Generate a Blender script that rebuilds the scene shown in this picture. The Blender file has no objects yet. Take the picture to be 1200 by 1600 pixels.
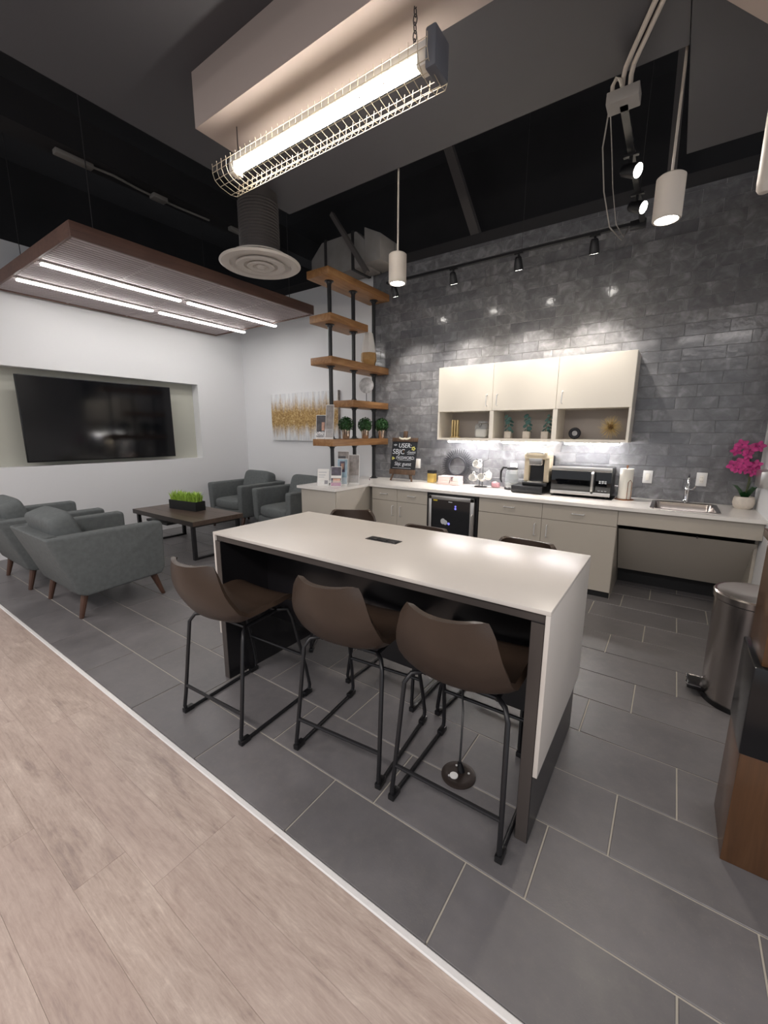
import bpy, bmesh, math, random
from mathutils import Vector, Matrix
random.seed(7)
SC = bpy.context.scene
COL = SC.collection
PI = math.pi
R = math.radians

# ------------------------------------------------------------------ camera
cam_d = bpy.data.cameras.new('camera'); cam = bpy.data.objects.new('camera', cam_d); COL.objects.link(cam)
CAM = Vector((0.450, -4.663, 1.491)); YAW, PITCH, ROLL, FPX = -0.60828, -0.19205, 0.00448, 642.8
_F = Vector((math.sin(YAW)*math.cos(PITCH), math.cos(YAW)*math.cos(PITCH), math.sin(PITCH)))
_R = Vector((math.cos(YAW), -math.sin(YAW), 0)); _U = _R.cross(_F)
_R2 = _R*math.cos(ROLL)+_U*math.sin(ROLL); _U2 = _U*math.cos(ROLL)-_R*math.sin(ROLL)
cam.matrix_world = Matrix(((_R2.x, _U2.x, -_F.x, CAM.x), (_R2.y, _U2.y, -_F.y, CAM.y), (_R2.z, _U2.z, -_F.z, CAM.z), (0, 0, 0, 1)))
cam_d.sensor_fit = 'HORIZONTAL'; cam_d.sensor_width = 36; cam_d.lens = 36*FPX/1200; cam_d.clip_start = .02
SC.camera = cam

# ------------------------------------------------------------------ world, large lights, exposure
W = bpy.data.worlds.new('world'); SC.world = W; W.use_nodes = True
W.node_tree.nodes['Background'].inputs[0].default_value = (.93, .95, 1, 1)
W.node_tree.nodes['Background'].inputs[1].default_value = .42
SC.view_settings.view_transform = 'Standard'; SC.view_settings.look = 'None'
SC.view_settings.exposure = 0.75; SC.view_settings.gamma = 1.0; SC.view_settings.use_curve_mapping = False

def area(name, loc, sx, sy, power, color=(1, 1, 1), rot=(0, 0, 0), spread=180):
    l = bpy.data.lights.new(name, 'AREA'); l.shape = 'RECTANGLE'; l.size = sx; l.size_y = sy; l.energy = power; l.color = color
    l.spread = R(spread)
    o = bpy.data.objects.new(name, l); COL.objects.link(o); o.location = loc; o.rotation_euler = rot
    return o
# the lobby's own ceiling panels, over the wood floor behind the camera
area('lobby_ceiling_light', (-1.6, -6.2, 3.4), 3.0, .6, 50, (1, .93, .90))
area('lobby_ceiling_light', (1.6, -6.2, 3.4), 3.0, .6, 50, (1, .93, .90))
area('lobby_ceiling_light', (-4.2, -5.4, 3.4), 1.2, .6, 22, (1, .93, .90))

# ------------------------------------------------------------------ materials
MATS = {}
def nodes_of(name):
    m = bpy.data.materials.new(name); m.use_nodes = True
    nt = m.node_tree; b = nt.nodes['Principled BSDF']
    return m, nt, b
def rgb(h):
    h = h.lstrip('#'); c = [int(h[i:i+2], 16)/255 for i in (0, 2, 4)]
    return tuple(x/12.92 if x <= .04045 else ((x+.055)/1.055)**2.4 for x in c)+(1,)
def coords(nt, scale=(1, 1, 1), rnd=False):
    tc = nt.nodes.new('ShaderNodeTexCoord'); mp = nt.nodes.new('ShaderNodeMapping'); mp.inputs['Scale'].default_value = scale
    src = tc.outputs['Object']
    if rnd:
        oi = nt.nodes.new('ShaderNodeObjectInfo'); ml = nt.nodes.new('ShaderNodeVectorMath'); ml.operation = 'SCALE'
        ml.inputs[0].default_value = (31.7, 17.3, 23.1); nt.links.new(oi.outputs['Random'], ml.inputs['Scale'])
        ad = nt.nodes.new('ShaderNodeVectorMath'); nt.links.new(src, ad.inputs[0]); nt.links.new(ml.outputs[0], ad.inputs[1]); src = ad.outputs[0]
    nt.links.new(src, mp.inputs[0]); return mp.outputs[0]
def noise(nt, vec, scale, detail=3, rough=.5, dist=0):
    n = nt.nodes.new('ShaderNodeTexNoise'); n.inputs['Scale'].default_value = scale; n.inputs['Detail'].default_value = detail
    n.inputs['Roughness'].default_value = rough; n.inputs['Distortion'].default_value = dist; nt.links.new(vec, n.inputs['Vector']); return n.outputs['Fac']
def ramp(nt, fac, stops):
    r = nt.nodes.new('ShaderNodeValToRGB'); cr = r.color_ramp
    while len(cr.elements) < len(stops): cr.elements.new(.5)
    for e, (p, c) in zip(cr.elements, stops): e.position = p; e.color = c
    nt.links.new(fac, r.inputs[0]); return r.outputs[0]
def mixc(nt, a, b, fac, mode='MIX'):
    m = nt.nodes.new('ShaderNodeMix'); m.data_type = 'RGBA'; m.blend_type = mode
    for s, v in ((6, a), (7, b), (0, fac)):
        if hasattr(v, 'is_linked'): nt.links.new(v, m.inputs[s])
        else: m.inputs[s].default_value = v
    return m.outputs[2]
def mth(nt, op, a, b=0., c=0.):
    m = nt.nodes.new('ShaderNodeMath'); m.operation = op
    for i, v in enumerate((a, b, c)):
        if hasattr(v, 'is_linked'): nt.links.new(v, m.inputs[i])
        else: m.inputs[i].default_value = v
    return m.outputs[0]
def bump(nt, b, h, strength=.1, dist=.01):
    n = nt.nodes.new('ShaderNodeBump'); n.inputs['Strength'].default_value = strength; n.inputs['Distance'].default_value = dist
    nt.links.new(h, n.inputs['Height']); nt.links.new(n.outputs[0], b.inputs['Normal'])
def mat(name, col, rough=.5, metal=0., vary=0., vscale=8., bmp=0., bscale=60., spec=.5, emit=0., trans=0., alpha=1., coat=0., rnd=False):
    if name in MATS: return MATS[name]
    m, nt, b = nodes_of(name); c = rgb(col) if isinstance(col, str) else col
    b.inputs['Base Color'].default_value = c; b.inputs['Roughness'].default_value = rough; b.inputs['Metallic'].default_value = metal
    b.inputs['Specular IOR Level'].default_value = spec; b.inputs['Coat Weight'].default_value = coat
    v = coords(nt, rnd=rnd)
    if vary:
        n = noise(nt, v, vscale); lo = tuple(x*(1-vary) for x in c[:3])+(1,); hi = tuple(min(1, x*(1+vary)) for x in c[:3])+(1,)
        nt.links.new(ramp(nt, n, [(.3, lo), (.7, hi)]), b.inputs['Base Color'])
    if bmp: bump(nt, b, noise(nt, v, bscale, 4), bmp, .004)
    if emit: b.inputs['Emission Color'].default_value = c; b.inputs['Emission Strength'].default_value = emit
    if trans: b.inputs['Transmission Weight'].default_value = trans
    if alpha < 1: b.inputs['Alpha'].default_value = alpha
    MATS[name] = m; return m

def m_floor_tile():
    m, nt, b = nodes_of('floor_tile'); v = coords(nt, rnd=True)
    n1 = noise(nt, v, 3.0, 5, .6); n2 = noise(nt, v, 160, 2, .7); n3 = noise(nt, v, 22, 4, .65)
    c = ramp(nt, n1, [(.25, rgb('#5e5c5e')), (.75, rgb('#787577'))])
    c = mixc(nt, c, rgb('#87827d'), mth(nt, 'MULTIPLY', mth(nt, 'POWER', n3, 3.), .8))
    c = mixc(nt, c, rgb('#858078'), mth(nt, 'MULTIPLY', mth(nt, 'GREATER_THAN', n2, .66), .35))
    oi = nt.nodes.new('ShaderNodeObjectInfo')
    c = mixc(nt, c, (.10, .098, .10, 1), mth(nt, 'MULTIPLY', oi.outputs['Random'], .25)); nt.links.new(c, b.inputs['Base Color'])
    nt.links.new(ramp(nt, n1, [(.3, (.34,)*3+(1,)), (.7, (.46,)*3+(1,))]), b.inputs['Roughness'])
    bump(nt, b, mth(nt, 'ADD', n2, n3), .12, .002); return m
def m_wood(name, dark, mid, light, axis=0, scale=1., rough=.45, bmp=.08, rnd=True, gloss=.5):
    m, nt, b = nodes_of(name); s = [14*scale]*3; s[axis] = 1.1*scale
    v = coords(nt, tuple(s), rnd); n1 = noise(nt, v, 1.0, 6, .62, 1.2); s2 = [60*scale]*3; s2[axis] = 2.5*scale
    v2 = coords(nt, tuple(s2), rnd); n2 = noise(nt, v2, 1.5, 4, .6)
    v3 = coords(nt, (1, 1, 1), rnd); n3 = noise(nt, v3, 2.4*scale, 3, .6, .6)
    f = mth(nt, 'ADD', mth(nt, 'MULTIPLY', n1, .55), mth(nt, 'ADD', mth(nt, 'MULTIPLY', n2, .2), mth(nt, 'MULTIPLY', n3, .3)))
    c = ramp(nt, f, [(.36, rgb(dark)), (.52, rgb(mid)), (.70, rgb(light))])
    if rnd:
        oi = nt.nodes.new('ShaderNodeObjectInfo'); c = mixc(nt, c, rgb(mid), mth(nt, 'MULTIPLY', oi.outputs['Random'], .45))
    nt.links.new(c, b.inputs['Base Color']); b.inputs['Roughness'].default_value = rough; b.inputs['Specular IOR Level'].default_value = gloss
    bump(nt, b, n2, bmp, .002); return m
def m_wall_tile():
    m, nt, b = nodes_of('wall_tile'); v = coords(nt, rnd=True)
    n1 = noise(nt, v, 9, 4, .6, .8); n2 = noise(nt, v, 26, 3, .5, .4); n3 = noise(nt, v, 13, 2, .5)
    c = ramp(nt, n1, [(.26, rgb('#616163')), (.50, rgb('#767678')), (.76, rgb('#9c9c9f'))])
    oi = nt.nodes.new('ShaderNodeObjectInfo')
    c = mixc(nt, c, rgb('#5a5b60'), mth(nt, 'MULTIPLY', mth(nt, 'POWER', oi.outputs['Random'], 2.), .6))
    nt.links.new(c, b.inputs['Base Color']); b.inputs['Roughness'].default_value = .16; b.inputs['Coat Weight'].default_value = .25
    b.inputs['Coat Roughness'].default_value = .06
    bump(nt, b, mth(nt, 'ADD', n3, mth(nt, 'MULTIPLY', n2, .5)), .22, .009); return m
def m_painting():
    m, nt, b = nodes_of('gold_abstract'); tc = nt.nodes.new('ShaderNodeTexCoord'); sp = nt.nodes.new('ShaderNodeSeparateXYZ')
    nt.links.new(tc.outputs['Object'], sp.inputs[0])
    def n1d(scale, off, vs=0.):
        cb = nt.nodes.new('ShaderNodeCombineXYZ'); nt.links.new(mth(nt, 'MULTIPLY_ADD', sp.outputs[0], scale, off), cb.inputs[0])
        nt.links.new(mth(nt, 'MULTIPLY', sp.outputs[2], vs), cb.inputs[2]); return noise(nt, cb.outputs[0], 1.0, 3, .6)
    amp_u = mth(nt, 'MULTIPLY_ADD', mth(nt, 'POWER', n1d(11, 3.1), 1.5), .85, .06)
    amp_d = mth(nt, 'MULTIPLY_ADD', mth(nt, 'POWER', n1d(10, 9.7), 1.5), .75, .06)
    z = mth(nt, 'ADD', sp.outputs[2], .02)
    up = mth(nt, 'DIVIDE', z, amp_u); dn = mth(nt, 'DIVIDE', mth(nt, 'MULTIPLY', z, -1.), amp_d)
    d = mth(nt, 'MAXIMUM', up, dn)
    vs = coords(nt, (60, 1, 9)); ns = noise(nt, vs, 1.0, 5, .65)
    mask = ramp(nt, mth(nt, 'ADD', d, mth(nt, 'MULTIPLY_ADD', ns, .9, -.45)), [(.30, (1, 1, 1, 1)), (.88, (0, 0, 0, 1))])
    vg = coords(nt, (1, 1, 1)); ng = noise(nt, vg, 38, 5, .7)
    gold = ramp(nt, ng, [(.3, rgb('#7a5d38')), (.48, rgb('#a98650')), (.6, rgb('#c7a970')), (.72, rgb('#efe3c4'))])
    ve = coords(nt, (18, 1, 3)); ne = noise(nt, ve, 1.2, 4, .6)
    base = ramp(nt, ne, [(.3, rgb('#cfd0d3')), (.7, rgb('#eeefef'))])
    nt.links.new(mixc(nt, base, gold, mask), b.inputs['Base Color']); b.inputs['Roughness'].default_value = .6
    bump(nt, b, ng, .3, .006); return m

def m_plank():
    m, nt, b = nodes_of('plank_vinyl')
    n1 = noise(nt, coords(nt, (2.2, 9, 9), True), 1.6, 6, .66, .9); n2 = noise(nt, coords(nt, (5, 95, 95), True), 1.3, 4, .62, .3)
    n3 = noise(nt, coords(nt, (1.2, 3.2, 3), True), 2.2, 4, .6, .8); n4 = noise(nt, coords(nt, (7, 26, 26), True), 1.5, 5, .7, 2.2)
    f = mth(nt, 'ADD', mth(nt, 'MULTIPLY', n1, .42), mth(nt, 'ADD', mth(nt, 'MULTIPLY', n2, .26), mth(nt, 'ADD', mth(nt, 'MULTIPLY', n3, .2), mth(nt, 'MULTIPLY', n4, .22))))
    c = ramp(nt, f, [(.40, rgb('#91817a')), (.50, rgb('#ad9b90')), (.59, rgb('#bcaba0')), (.70, rgb('#d3c4b7'))])
    oi = nt.nodes.new('ShaderNodeObjectInfo'); c = mixc(nt, c, rgb('#b39f96'), mth(nt, 'MULTIPLY', oi.outputs['Random'], .4))
    nt.links.new(c, b.inputs['Base Color']); b.inputs['Roughness'].default_value = .4; bump(nt, b, n2, .05, .002); return m
M = dict(
    floor_tile=m_floor_tile(), wall_tile=m_wall_tile(), painting=m_painting(),
    plank=m_plank(),
    shelf_wood=m_wood('shelf_wood', '#6b4a2b', '#976c43', '#bd9263', 1, 1.3, .5, .12),
    canopy_wood=m_wood('canopy_wood', '#4e3a35', '#63493f', '#79594c', 1, 1.0, .55, .05),
    glow_slat_wood=m_wood('glow_slat_wood', '#968a8b', '#a99e9f', '#bdb3b4', 1, 1.0, .6, .04), table_wood=m_wood('table_wood', '#3b312b', '#584940', '#716157', 0, 1.0, .35, .05),  # slats paler than the fascia: glow under the canopy put into their colour
    leg_wood=m_wood('leg_wood', '#36251d', '#4b3328', '#5f4334', 2, 2., .4, .05),
    desk_wood=m_wood('desk_wood', '#44301f', '#563a24', '#684930', 2, 1.2, .25, .03),
    grout=mat('grout', '#b4aea2', .9), wall_grout=mat('wall_grout', '#a9a9aa', .8),
    plank_gap=mat('plank_gap', '#9c8b7d', .9),
    white_wall=mat('white_wall', '#e3e3e4', .7, bmp=.03, bscale=220), strip=mat('white_strip', '#e4e2e0', .4),
    niche=mat('niche_shaded', '#b9b9ae', .7), black_ceil=mat('black_ceiling', '#1d1c1e', .85, vary=.2, vscale=2.),  # niche back: greenish grey, darkened in colour for the weaker light in the recess
    soffit=mat('grey_soffit', '#454448', .6), beige=mat('beige_soffit', '#a3968f', .75), peach=mat('pale_soffit', '#a8988c', .7),
    duct=mat('duct_wrap', '#8a8683', .8, vary=.12, vscale=5), diff=mat('diffuser_white', '#c3bdb6', .5),
    steel_dark=mat('dark_steel', '#2c2a2b', .6), brace=mat('grey_steel', '#5b5654', .6),
    laminate=mat('greige_laminate', '#b3aca1', .22), toe=mat('black_toe', '#161618', .5), cream=mat('cream_laminate', '#e6dfd2', .3),
    quartz=mat('white_quartz', '#e6e2dd', .2, vary=.03, vscale=5), island_top=mat('island_quartz', '#d6cfc7', .30, vary=.02, vscale=3),
    island_dark=mat('island_dark', '#1b1a1d', .28, vary=.15, vscale=4), island_edge=mat('island_edge', '#47413e', .4),
    leather=mat('brown_leather', '#3d3027', .40, vary=.12, vscale=6, bmp=.10, bscale=240), black_metal=mat('black_metal', '#17171a', .38),
    fabric=mat('grey_fabric', '#666a6a', .9, vary=.09, vscale=30, bmp=.25, bscale=700, spec=.25),
    steel=mat('brushed_steel', '#c9c6c2', .30, .9, vary=.06, vscale=4), chrome=mat('chrome', '#e8e8ea', .07, 1.),
    satin=mat('satin_nickel', '#eeeeee', .3, .5), can_steel=mat('can_steel', '#a8a19d', .24, 1., vary=.05, vscale=3), black_plastic=mat('black_plastic', '#141416', .3), black_glass=mat('black_glass', '#08090c', .06, spec=.6),
    screen=mat('tv_screen', '#0b0c10', .09, spec=.5), champagne=mat('champagne_plastic', '#cabca3', .30, .25), white_plastic=mat('white_plastic', '#ecebe8', .35),
    ceramic=mat('white_ceramic', '#eeece8', .18), gold=mat('gold', '#d8c08a', .35, .5), amber=mat('amber_glass', '#c9aa5c', .15, .4),
    glass=mat('clear_glass', '#c9d0d4', .04, alpha=.30), smoke=mat('smoky_glass', '#232a33', .05, alpha=.55),
    leaf=mat('boxwood_leaf', '#20491d', .55, vary=.45, vscale=40, rnd=True), grass=mat('grass_green', '#a3c44e', .5, vary=.35, vscale=30),
    eucalyptus=mat('eucalyptus_leaf', '#4c706b', .6, vary=.2, vscale=30), orchid_leaf=mat('orchid_leaf', '#1f4a24', .35, vary=.2),
    pink=mat('orchid_pink', '#c0307f', .5, vary=.3, vscale=25), stem=mat('plant_stem', '#55602f', .6), silver=mat('silver_pot', '#c9b7a6', .25, .9),
    stone_pot=mat('stone_pot', '#ddd3c6', .8, vary=.06, vscale=40, bmp=.2, bscale=80), soil=mat('soil', '#2b221b', .95), planter=mat('black_planter', '#161819', .5),
    chalk=mat('chalk_board', '#1b1e24', .8, vary=.1, vscale=12), easel_wood=m_wood('easel_wood', '#3b2b22', '#55402f', '#6d5342', 2, 3., .7, .05),
    chalk_white=mat('chalk_white', '#dfe3ea', .9), chalk_yellow=mat('chalk_yellow', '#c7c26a', .9), ivory=mat('ivory', '#efe7d2', .5),
    paper=mat('paper_white', '#eceae6', .7), towel=mat('paper_towel', '#ece9df', .95, bmp=.3, bscale=90),
    pink_box=mat('pink_box', '#eed9d3', .6), ribbon=mat('ribbon', '#6a4a52', .6), pink_bag=mat('pink_bag', '#d9a3ab', .6, vary=.2, vscale=30),
    photo_dark=mat('photo_dark', '#2f2b31', .35, vary=.8, vscale=14), photo_grey=mat('photo_grey', '#8d8580', .35, vary=.35, vscale=16),
    photo_blue=mat('photo_blue', '#8ea7b6', .35, vary=.3, vscale=16), photo_plum=mat('photo_plum', '#3d3346', .35, vary=.8, vscale=20),
    skin=mat('photo_skin', '#c99a83', .4, vary=.25, vscale=30), magenta=mat('print_magenta', '#a23a7a', .4), acrylic=mat('acrylic', '#ffffff', .05, alpha=.18),
    wood_tan=mat('tan_wood', '#b28a55', .5, vary=.15, vscale=12), marble=mat('marble_white', '#dedad5', .45, vary=.06, vscale=9),
    agate=mat('agate', '#b7b6b6', .3, vary=.3, vscale=22), mirror=mat('mirror', '#d9dbe0', .03, 1.), spike=mat('black_spike', '#25262c', .6),
    pendant=mat('pendant_white', '#bdb5ab', .5), wire=mat('guard_wire', '#a79c88', .5), lamp_white=mat('lamp_channel', '#c9c4bd', .5),
    tube_warm=mat('tube_glow', (1, .93, .84, 1), .5, emit=34.), led=mat('led_glow', (1, .98, .95, 1), .5, emit=15.),
    under=mat('undercabinet_glow', (1, .97, .97, 1), .5, emit=55.), bulb=mat('bulb_glow', (1, .95, .88, 1), .5, emit=14.),
    cool_led=mat('fridge_blue', (.25, .25, 1., 1), .5, emit=.35), yellow=mat('yellow_sticker', '#d3bb3a', .6), print_grey=mat('print_grey', '#b9bcc0', .5),
    cable=mat('grey_cable', '#8b8782', .5), conduit=mat('conduit_grey', '#7c7873', .6), cream_wire=mat('cream_insert', '#f3efe6', .5),
)

# ------------------------------------------------------------------ mesh helpers
class MB:
    def __init__(s): s.v = []; s.f = []
    def add(s, vs, fs):
        o = len(s.v); s.v += [tuple(p) for p in vs]; s.f += [tuple(i+o for i in f) for f in fs]; return s
    def box(s, x0, x1, y0, y1, z0, z1):
        return s.add([(x0, y0, z0), (x1, y0, z0), (x1, y1, z0), (x0, y1, z0), (x0, y0, z1), (x1, y0, z1), (x1, y1, z1), (x0, y1, z1)],
                     [(0, 3, 2, 1), (4, 5, 6, 7), (0, 1, 5, 4), (1, 2, 6, 5), (2, 3, 7, 6), (3, 0, 4, 7)])
    def prism(s, poly, axis, a, b):
        def P(u, v, t): return (t, u, v) if axis == 0 else ((u, t, v) if axis == 1 else (u, v, t))
        n = len(poly); vs = [P(u, v, a) for u, v in poly]+[P(u, v, b) for u, v in poly]
        return s.add(vs, [tuple(range(n)), tuple(range(2*n-1, n-1, -1))]+[(i, i+n, (i+1) % n+n, (i+1) % n) for i in range(n)])
    def cyl(s, p0, p1, r0, r1=None, n=16):
        r1 = r0 if r1 is None else r1; p0, p1 = Vector(p0), Vector(p1); d = (p1-p0).normalized()
        a = d.orthogonal().normalized(); b = d.cross(a); vs = []
        for p, r in ((p0, r0), (p1, r1)):
            for i in range(n): t = 2*PI*i/n; vs.append(p+a*r*math.cos(t)+b*r*math.sin(t))
        return s.add(vs, [tuple(range(n-1, -1, -1)), tuple(range(n, 2*n))]+[(i, (i+1) % n, (i+1) % n+n, i+n) for i in range(n)])
    def tube(s, pts, r, n=8, closed=False):
        pts = [Vector(p) for p in pts]; k = len(pts); rings = []; prev = None
        for i, p in enumerate(pts):
            if closed: d = pts[(i+1) % k]-pts[i-1]
            else: d = pts[min(i+1, k-1)]-pts[max(i-1, 0)]
            d.normalize()
            a = (d.orthogonal() if prev is None else prev-d*prev.dot(d)).normalized(); prev = a; b = d.cross(a)
            rr = r[i] if isinstance(r, (list, tuple)) else r
            rings.append([p+a*rr*math.cos(2*PI*j/n)+b*rr*math.sin(2*PI*j/n) for j in range(n)])
        vs = [q for g in rings for q in g]; fs = []
        for i in range(k if closed else k-1):
            i2 = (i+1) % k
            for j in range(n): fs.append((i*n+j, i*n+(j+1) % n, i2*n+(j+1) % n, i2*n+j))
        if not closed: fs += [tuple(range(n-1, -1, -1)), tuple(range((k-1)*n, k*n))]
        return s.add(vs, fs)
    def lathe(s, prof, c=(0, 0, 0), n=24, sx=1., sy=1.):
        vs = []; k = len(prof)
        for r, z in prof:
            for j in range(n): t = 2*PI*j/n; vs.append((c[0]+r*sx*math.cos(t), c[1]+r*sy*math.sin(t), c[2]+z))
        fs = [(i*n+j, i*n+(j+1) % n, (i+1)*n+(j+1) % n, (i+1)*n+j) for i in range(k-1) for j in range(n)]
        if prof[0][0] > 1e-4: fs.append(tuple(range(n-1, -1, -1)))
        if prof[-1][0] > 1e-4: fs.append(tuple(range((k-1)*n, k*n)))
        return s.add(vs, fs)
    def grid(s, fn, nu, nv):
        vs = [fn(i/nu, j/nv) for i in range(nu+1) for j in range(nv+1)]
        return s.add(vs, [(i*(nv+1)+j, (i+1)*(nv+1)+j, (i+1)*(nv+1)+j+1, i*(nv+1)+j+1) for i in range(nu) for j in range(nv)])
    def ball(s, c, rx, ry=None, rz=None, nu=16, nv=10, e=1.):
        ry = rx if ry is None else ry; rz = rx if rz is None else rz
        pw = lambda t: math.copysign(abs(t)**e, t)
        vs = [(c[0], c[1], c[2]-rz)]
        for i in range(1, nv):
            a = -PI/2+PI*i/nv
            for j in range(nu):
                t = 2*PI*j/nu; vs.append((c[0]+rx*pw(math.cos(a))*pw(math.cos(t)), c[1]+ry*pw(math.cos(a))*pw(math.sin(t)), c[2]+rz*pw(math.sin(a))))
        vs.append((c[0], c[1], c[2]+rz)); L = len(vs)-1
        fs = [(0, 1+(j+1) % nu, 1+j) for j in range(nu)]
        for i in range(nv-2):
            for j in range(nu): fs.append((1+i*nu+j, 1+i*nu+(j+1) % nu, 1+(i+1)*nu+(j+1) % nu, 1+(i+1)*nu+j))
        fs += [(1+(nv-2)*nu+j, 1+(nv-2)*nu+(j+1) % nu, L) for j in range(nu)]
        return s.add(vs, fs)
    def mesh(s, name, bevel=0., seg=2, smooth=35, solid=0., flat=False):
        me = bpy.data.meshes.new(name); me.from_pydata(s.v, [], s.f); bm = bmesh.new(); bm.from_mesh(me)
        if solid: bmesh.ops.recalc_face_normals(bm, faces=bm.faces); bmesh.ops.solidify(bm, geom=bm.faces[:], thickness=solid)
        else: bmesh.ops.remove_doubles(bm, verts=bm.verts, dist=1e-5)
        bmesh.ops.recalc_face_normals(bm, faces=bm.faces)
        if bevel: bmesh.ops.bevel(bm, geom=[e for e in bm.edges if e.is_manifold and e.calc_face_angle(0) > .5], offset=bevel, segments=seg, profile=.5, affect='EDGES', clamp_overlap=True)
        bm.to_mesh(me); bm.free()
        if not flat:
            me.polygons.foreach_set('use_smooth', [True]*len(me.polygons)); me.set_sharp_from_angle(angle=R(smooth))
        return me
    def build(s, name, m, parent=None, loc=(0, 0, 0), rot=(0, 0, 0), **k):
        return put(name, s.mesh(name, **k), m, parent, loc, rot)
def put(name, me, m, parent=None, loc=(0, 0, 0), rot=(0, 0, 0)):
    if isinstance(m, str): m = M[m]
    if not me.materials: me.materials.append(m)
    o = bpy.data.objects.new(name, me); COL.objects.link(o); o.parent = parent; o.location = loc; o.rotation_euler = rot
    return o
def tag(o, label, cat=None, group=None, kind=None):
    if label: o['label'] = label
    if cat: o['category'] = cat
    if group: o['group'] = group
    if kind: o['kind'] = kind
    return o
def thing(name, label, cat, loc=(0, 0, 0), rz=0., group=None, kind=None):
    o = bpy.data.objects.new(name, None); COL.objects.link(o); o.location = loc; o.rotation_euler = (0, 0, rz); o.empty_display_size = .05
    return tag(o, label, cat, group, kind)
def dup(root, loc, rz, label, group=None):
    def cp(o, par):
        c = o.copy(); COL.objects.link(c); c.parent = par
        for ch in list(o.children): cp(ch, c)
        return c
    r = cp(root, None); r.location = loc; r.rotation_euler = (0, 0, rz); r['label'] = label
    if group: r['group'] = group
    return r
def box(name, m, parent, x0, x1, y0, y1, z0, z1, bevel=0., **k):
    return MB().box(x0, x1, y0, y1, z0, z1).build(name, m, parent, bevel=bevel, **k)
def bar_handle(parent, p0, p1, out=(0, -.03, 0), r=.005):
    p0, p1, out = Vector(p0), Vector(p1), Vector(out); d = (p1-p0)
    MB().tube([p0, p0+out*.8, p0+out+d*.06, p1+out-d*.06, p1+out*.8, p1], r, 8).build('handle', 'satin', parent)
def spot(parent, loc, target, power, size=60, blend=.5, color=(1, .93, .84), radius=.03):
    l = bpy.data.lights.new('spot_beam', 'SPOT'); l.energy = power; l.spot_size = R(size); l.spot_blend = blend; l.color = color; l.shadow_soft_size = radius
    o = bpy.data.objects.new('spot_beam', l); COL.objects.link(o); o.parent = parent; o.location = loc
    o.rotation_euler = (Vector(target)-Vector(loc)).to_track_quat('-Z', 'Y').to_euler(); return o
def text(s, size, parent, m, loc, name='lettering', shear=0., rot=(PI/2, 0, 0), off=.0008, sx=1.):
    cu = bpy.data.curves.new('t', 'FONT'); cu.body = s; cu.size = size; cu.shear = shear; cu.extrude = .0006; cu.offset = off
    o = bpy.data.objects.new('t', cu); COL.objects.link(o); bpy.context.view_layer.update()
    me = bpy.data.meshes.new_from_object(o.evaluated_get(bpy.context.evaluated_depsgraph_get())); bpy.data.objects.remove(o)
    r = put(name, me, m, parent, loc, rot); r.scale = (sx, 1, 1); return r

# ================================================================== STRUCTURE
XL, XR, YW, ZT, ZD = -5.85, 1.071, .08, 3.545, 4.90     # tv wall, right wall, tile wall, wall top, roof deck
STRIP_Y = -3.82
# ---- grey tile floor
FL = box('floor', 'grout', None, XL-.2, 2.2, -3.80, YW+.1, -.06, -.004); tag(FL, 'dark grey stone tile floor with pale grout lines', 'floor', kind='structure')
PW, PA, PX0, PY0 = .313, .204, .623, -.698
def tile_piece(x0, x1, y0, y1, cache={}):
    w, d = x1-x0, y1-y0; key = (round(w, 3), round(d, 3))
    if key not in cache:
        g = .0030; b = .0020; a, c = w/2-g, d/2-g
        vs = [(-a, -c, -.01), (a, -c, -.01), (a, c, -.01), (-a, c, -.01), (-a, -c, -b), (a, -c, -b), (a, c, -b), (-a, c, -b),
              (-a+b, -c+b, 0), (a-b, -c+b, 0), (a-b, c-b, 0), (-a+b, c-b, 0)]
        fs = [(i, (i+1) % 4, (i+1) % 4+4, i+4) for i in range(4)]+[(i+4, (i+1) % 4+4, (i+1) % 4+8, i+8) for i in range(4)]+[(8, 9, 10, 11)]
        m = MB(); m.add(vs, fs); cache[key] = m.mesh('tile', flat=True)
    return put('tile', cache[key], 'floor_tile', FL, ((x0+x1)/2, (y0+y1)/2, 0))
for l in range(-3, 10):
    y1 = PY0-l*PW; y0 = y1-PW; y1 = min(y1, YW); y0 = max(y0, STRIP_Y+.012)
    if y1-y0 < .02: continue
    x = PX0-PA*(l % 3)-3*PA*11
    while x < 2.1:
        a, b = max(x, XL), min(x+3*PA, 2.1)
        if b-a > .03: tile_piece(a, b, y0, y1)
        x += 3*PA
# ---- pale wood plank floor
FW = box('floor_planks', 'plank_gap', None, -7, 3, -8.5, STRIP_Y-.005, -.06, -.004); tag(FW, 'pale wood plank floor in the foreground', 'floor', kind='structure')
PH = .158; shifts = [-.62, -.81, -1.01, -1.39, -.45, -1.15, -.70, -1.33, -.95]
pc = {}
for r_ in range(9):
    y1 = -3.874-PH*(r_-1); y0 = y1-PH; y1 = min(y1, STRIP_Y-.0125)
    if y1-y0 < .01: continue
    x = shifts[r_ % 9]-1.22*4
    if r_ == 2: x = -.81-1.22*4
    if r_ == 3: x = -1.01-1.22*4
    if r_ == 4: x = -1.39-1.22*4
    while x < 2.6:
        key = round(y1-y0, 3)
        if key not in pc: pc[key] = MB().box(-.6097, .6097, -(y1-y0)/2+.0002, (y1-y0)/2-.0002, -.01, 0).mesh('plank', bevel=.0005, seg=1)
        put('plank', pc[key], 'plank', FW, (x+.61, (y0+y1)/2, 0)); x += 1.22
MB().prism([(STRIP_Y-.012, -.004), (STRIP_Y+.012, -.004), (STRIP_Y+.012, -.001), (STRIP_Y+.008, .003), (STRIP_Y-.008, .003), (STRIP_Y-.012, -.001)], 0, -7, 3).build('trim_1', 'strip')
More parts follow.
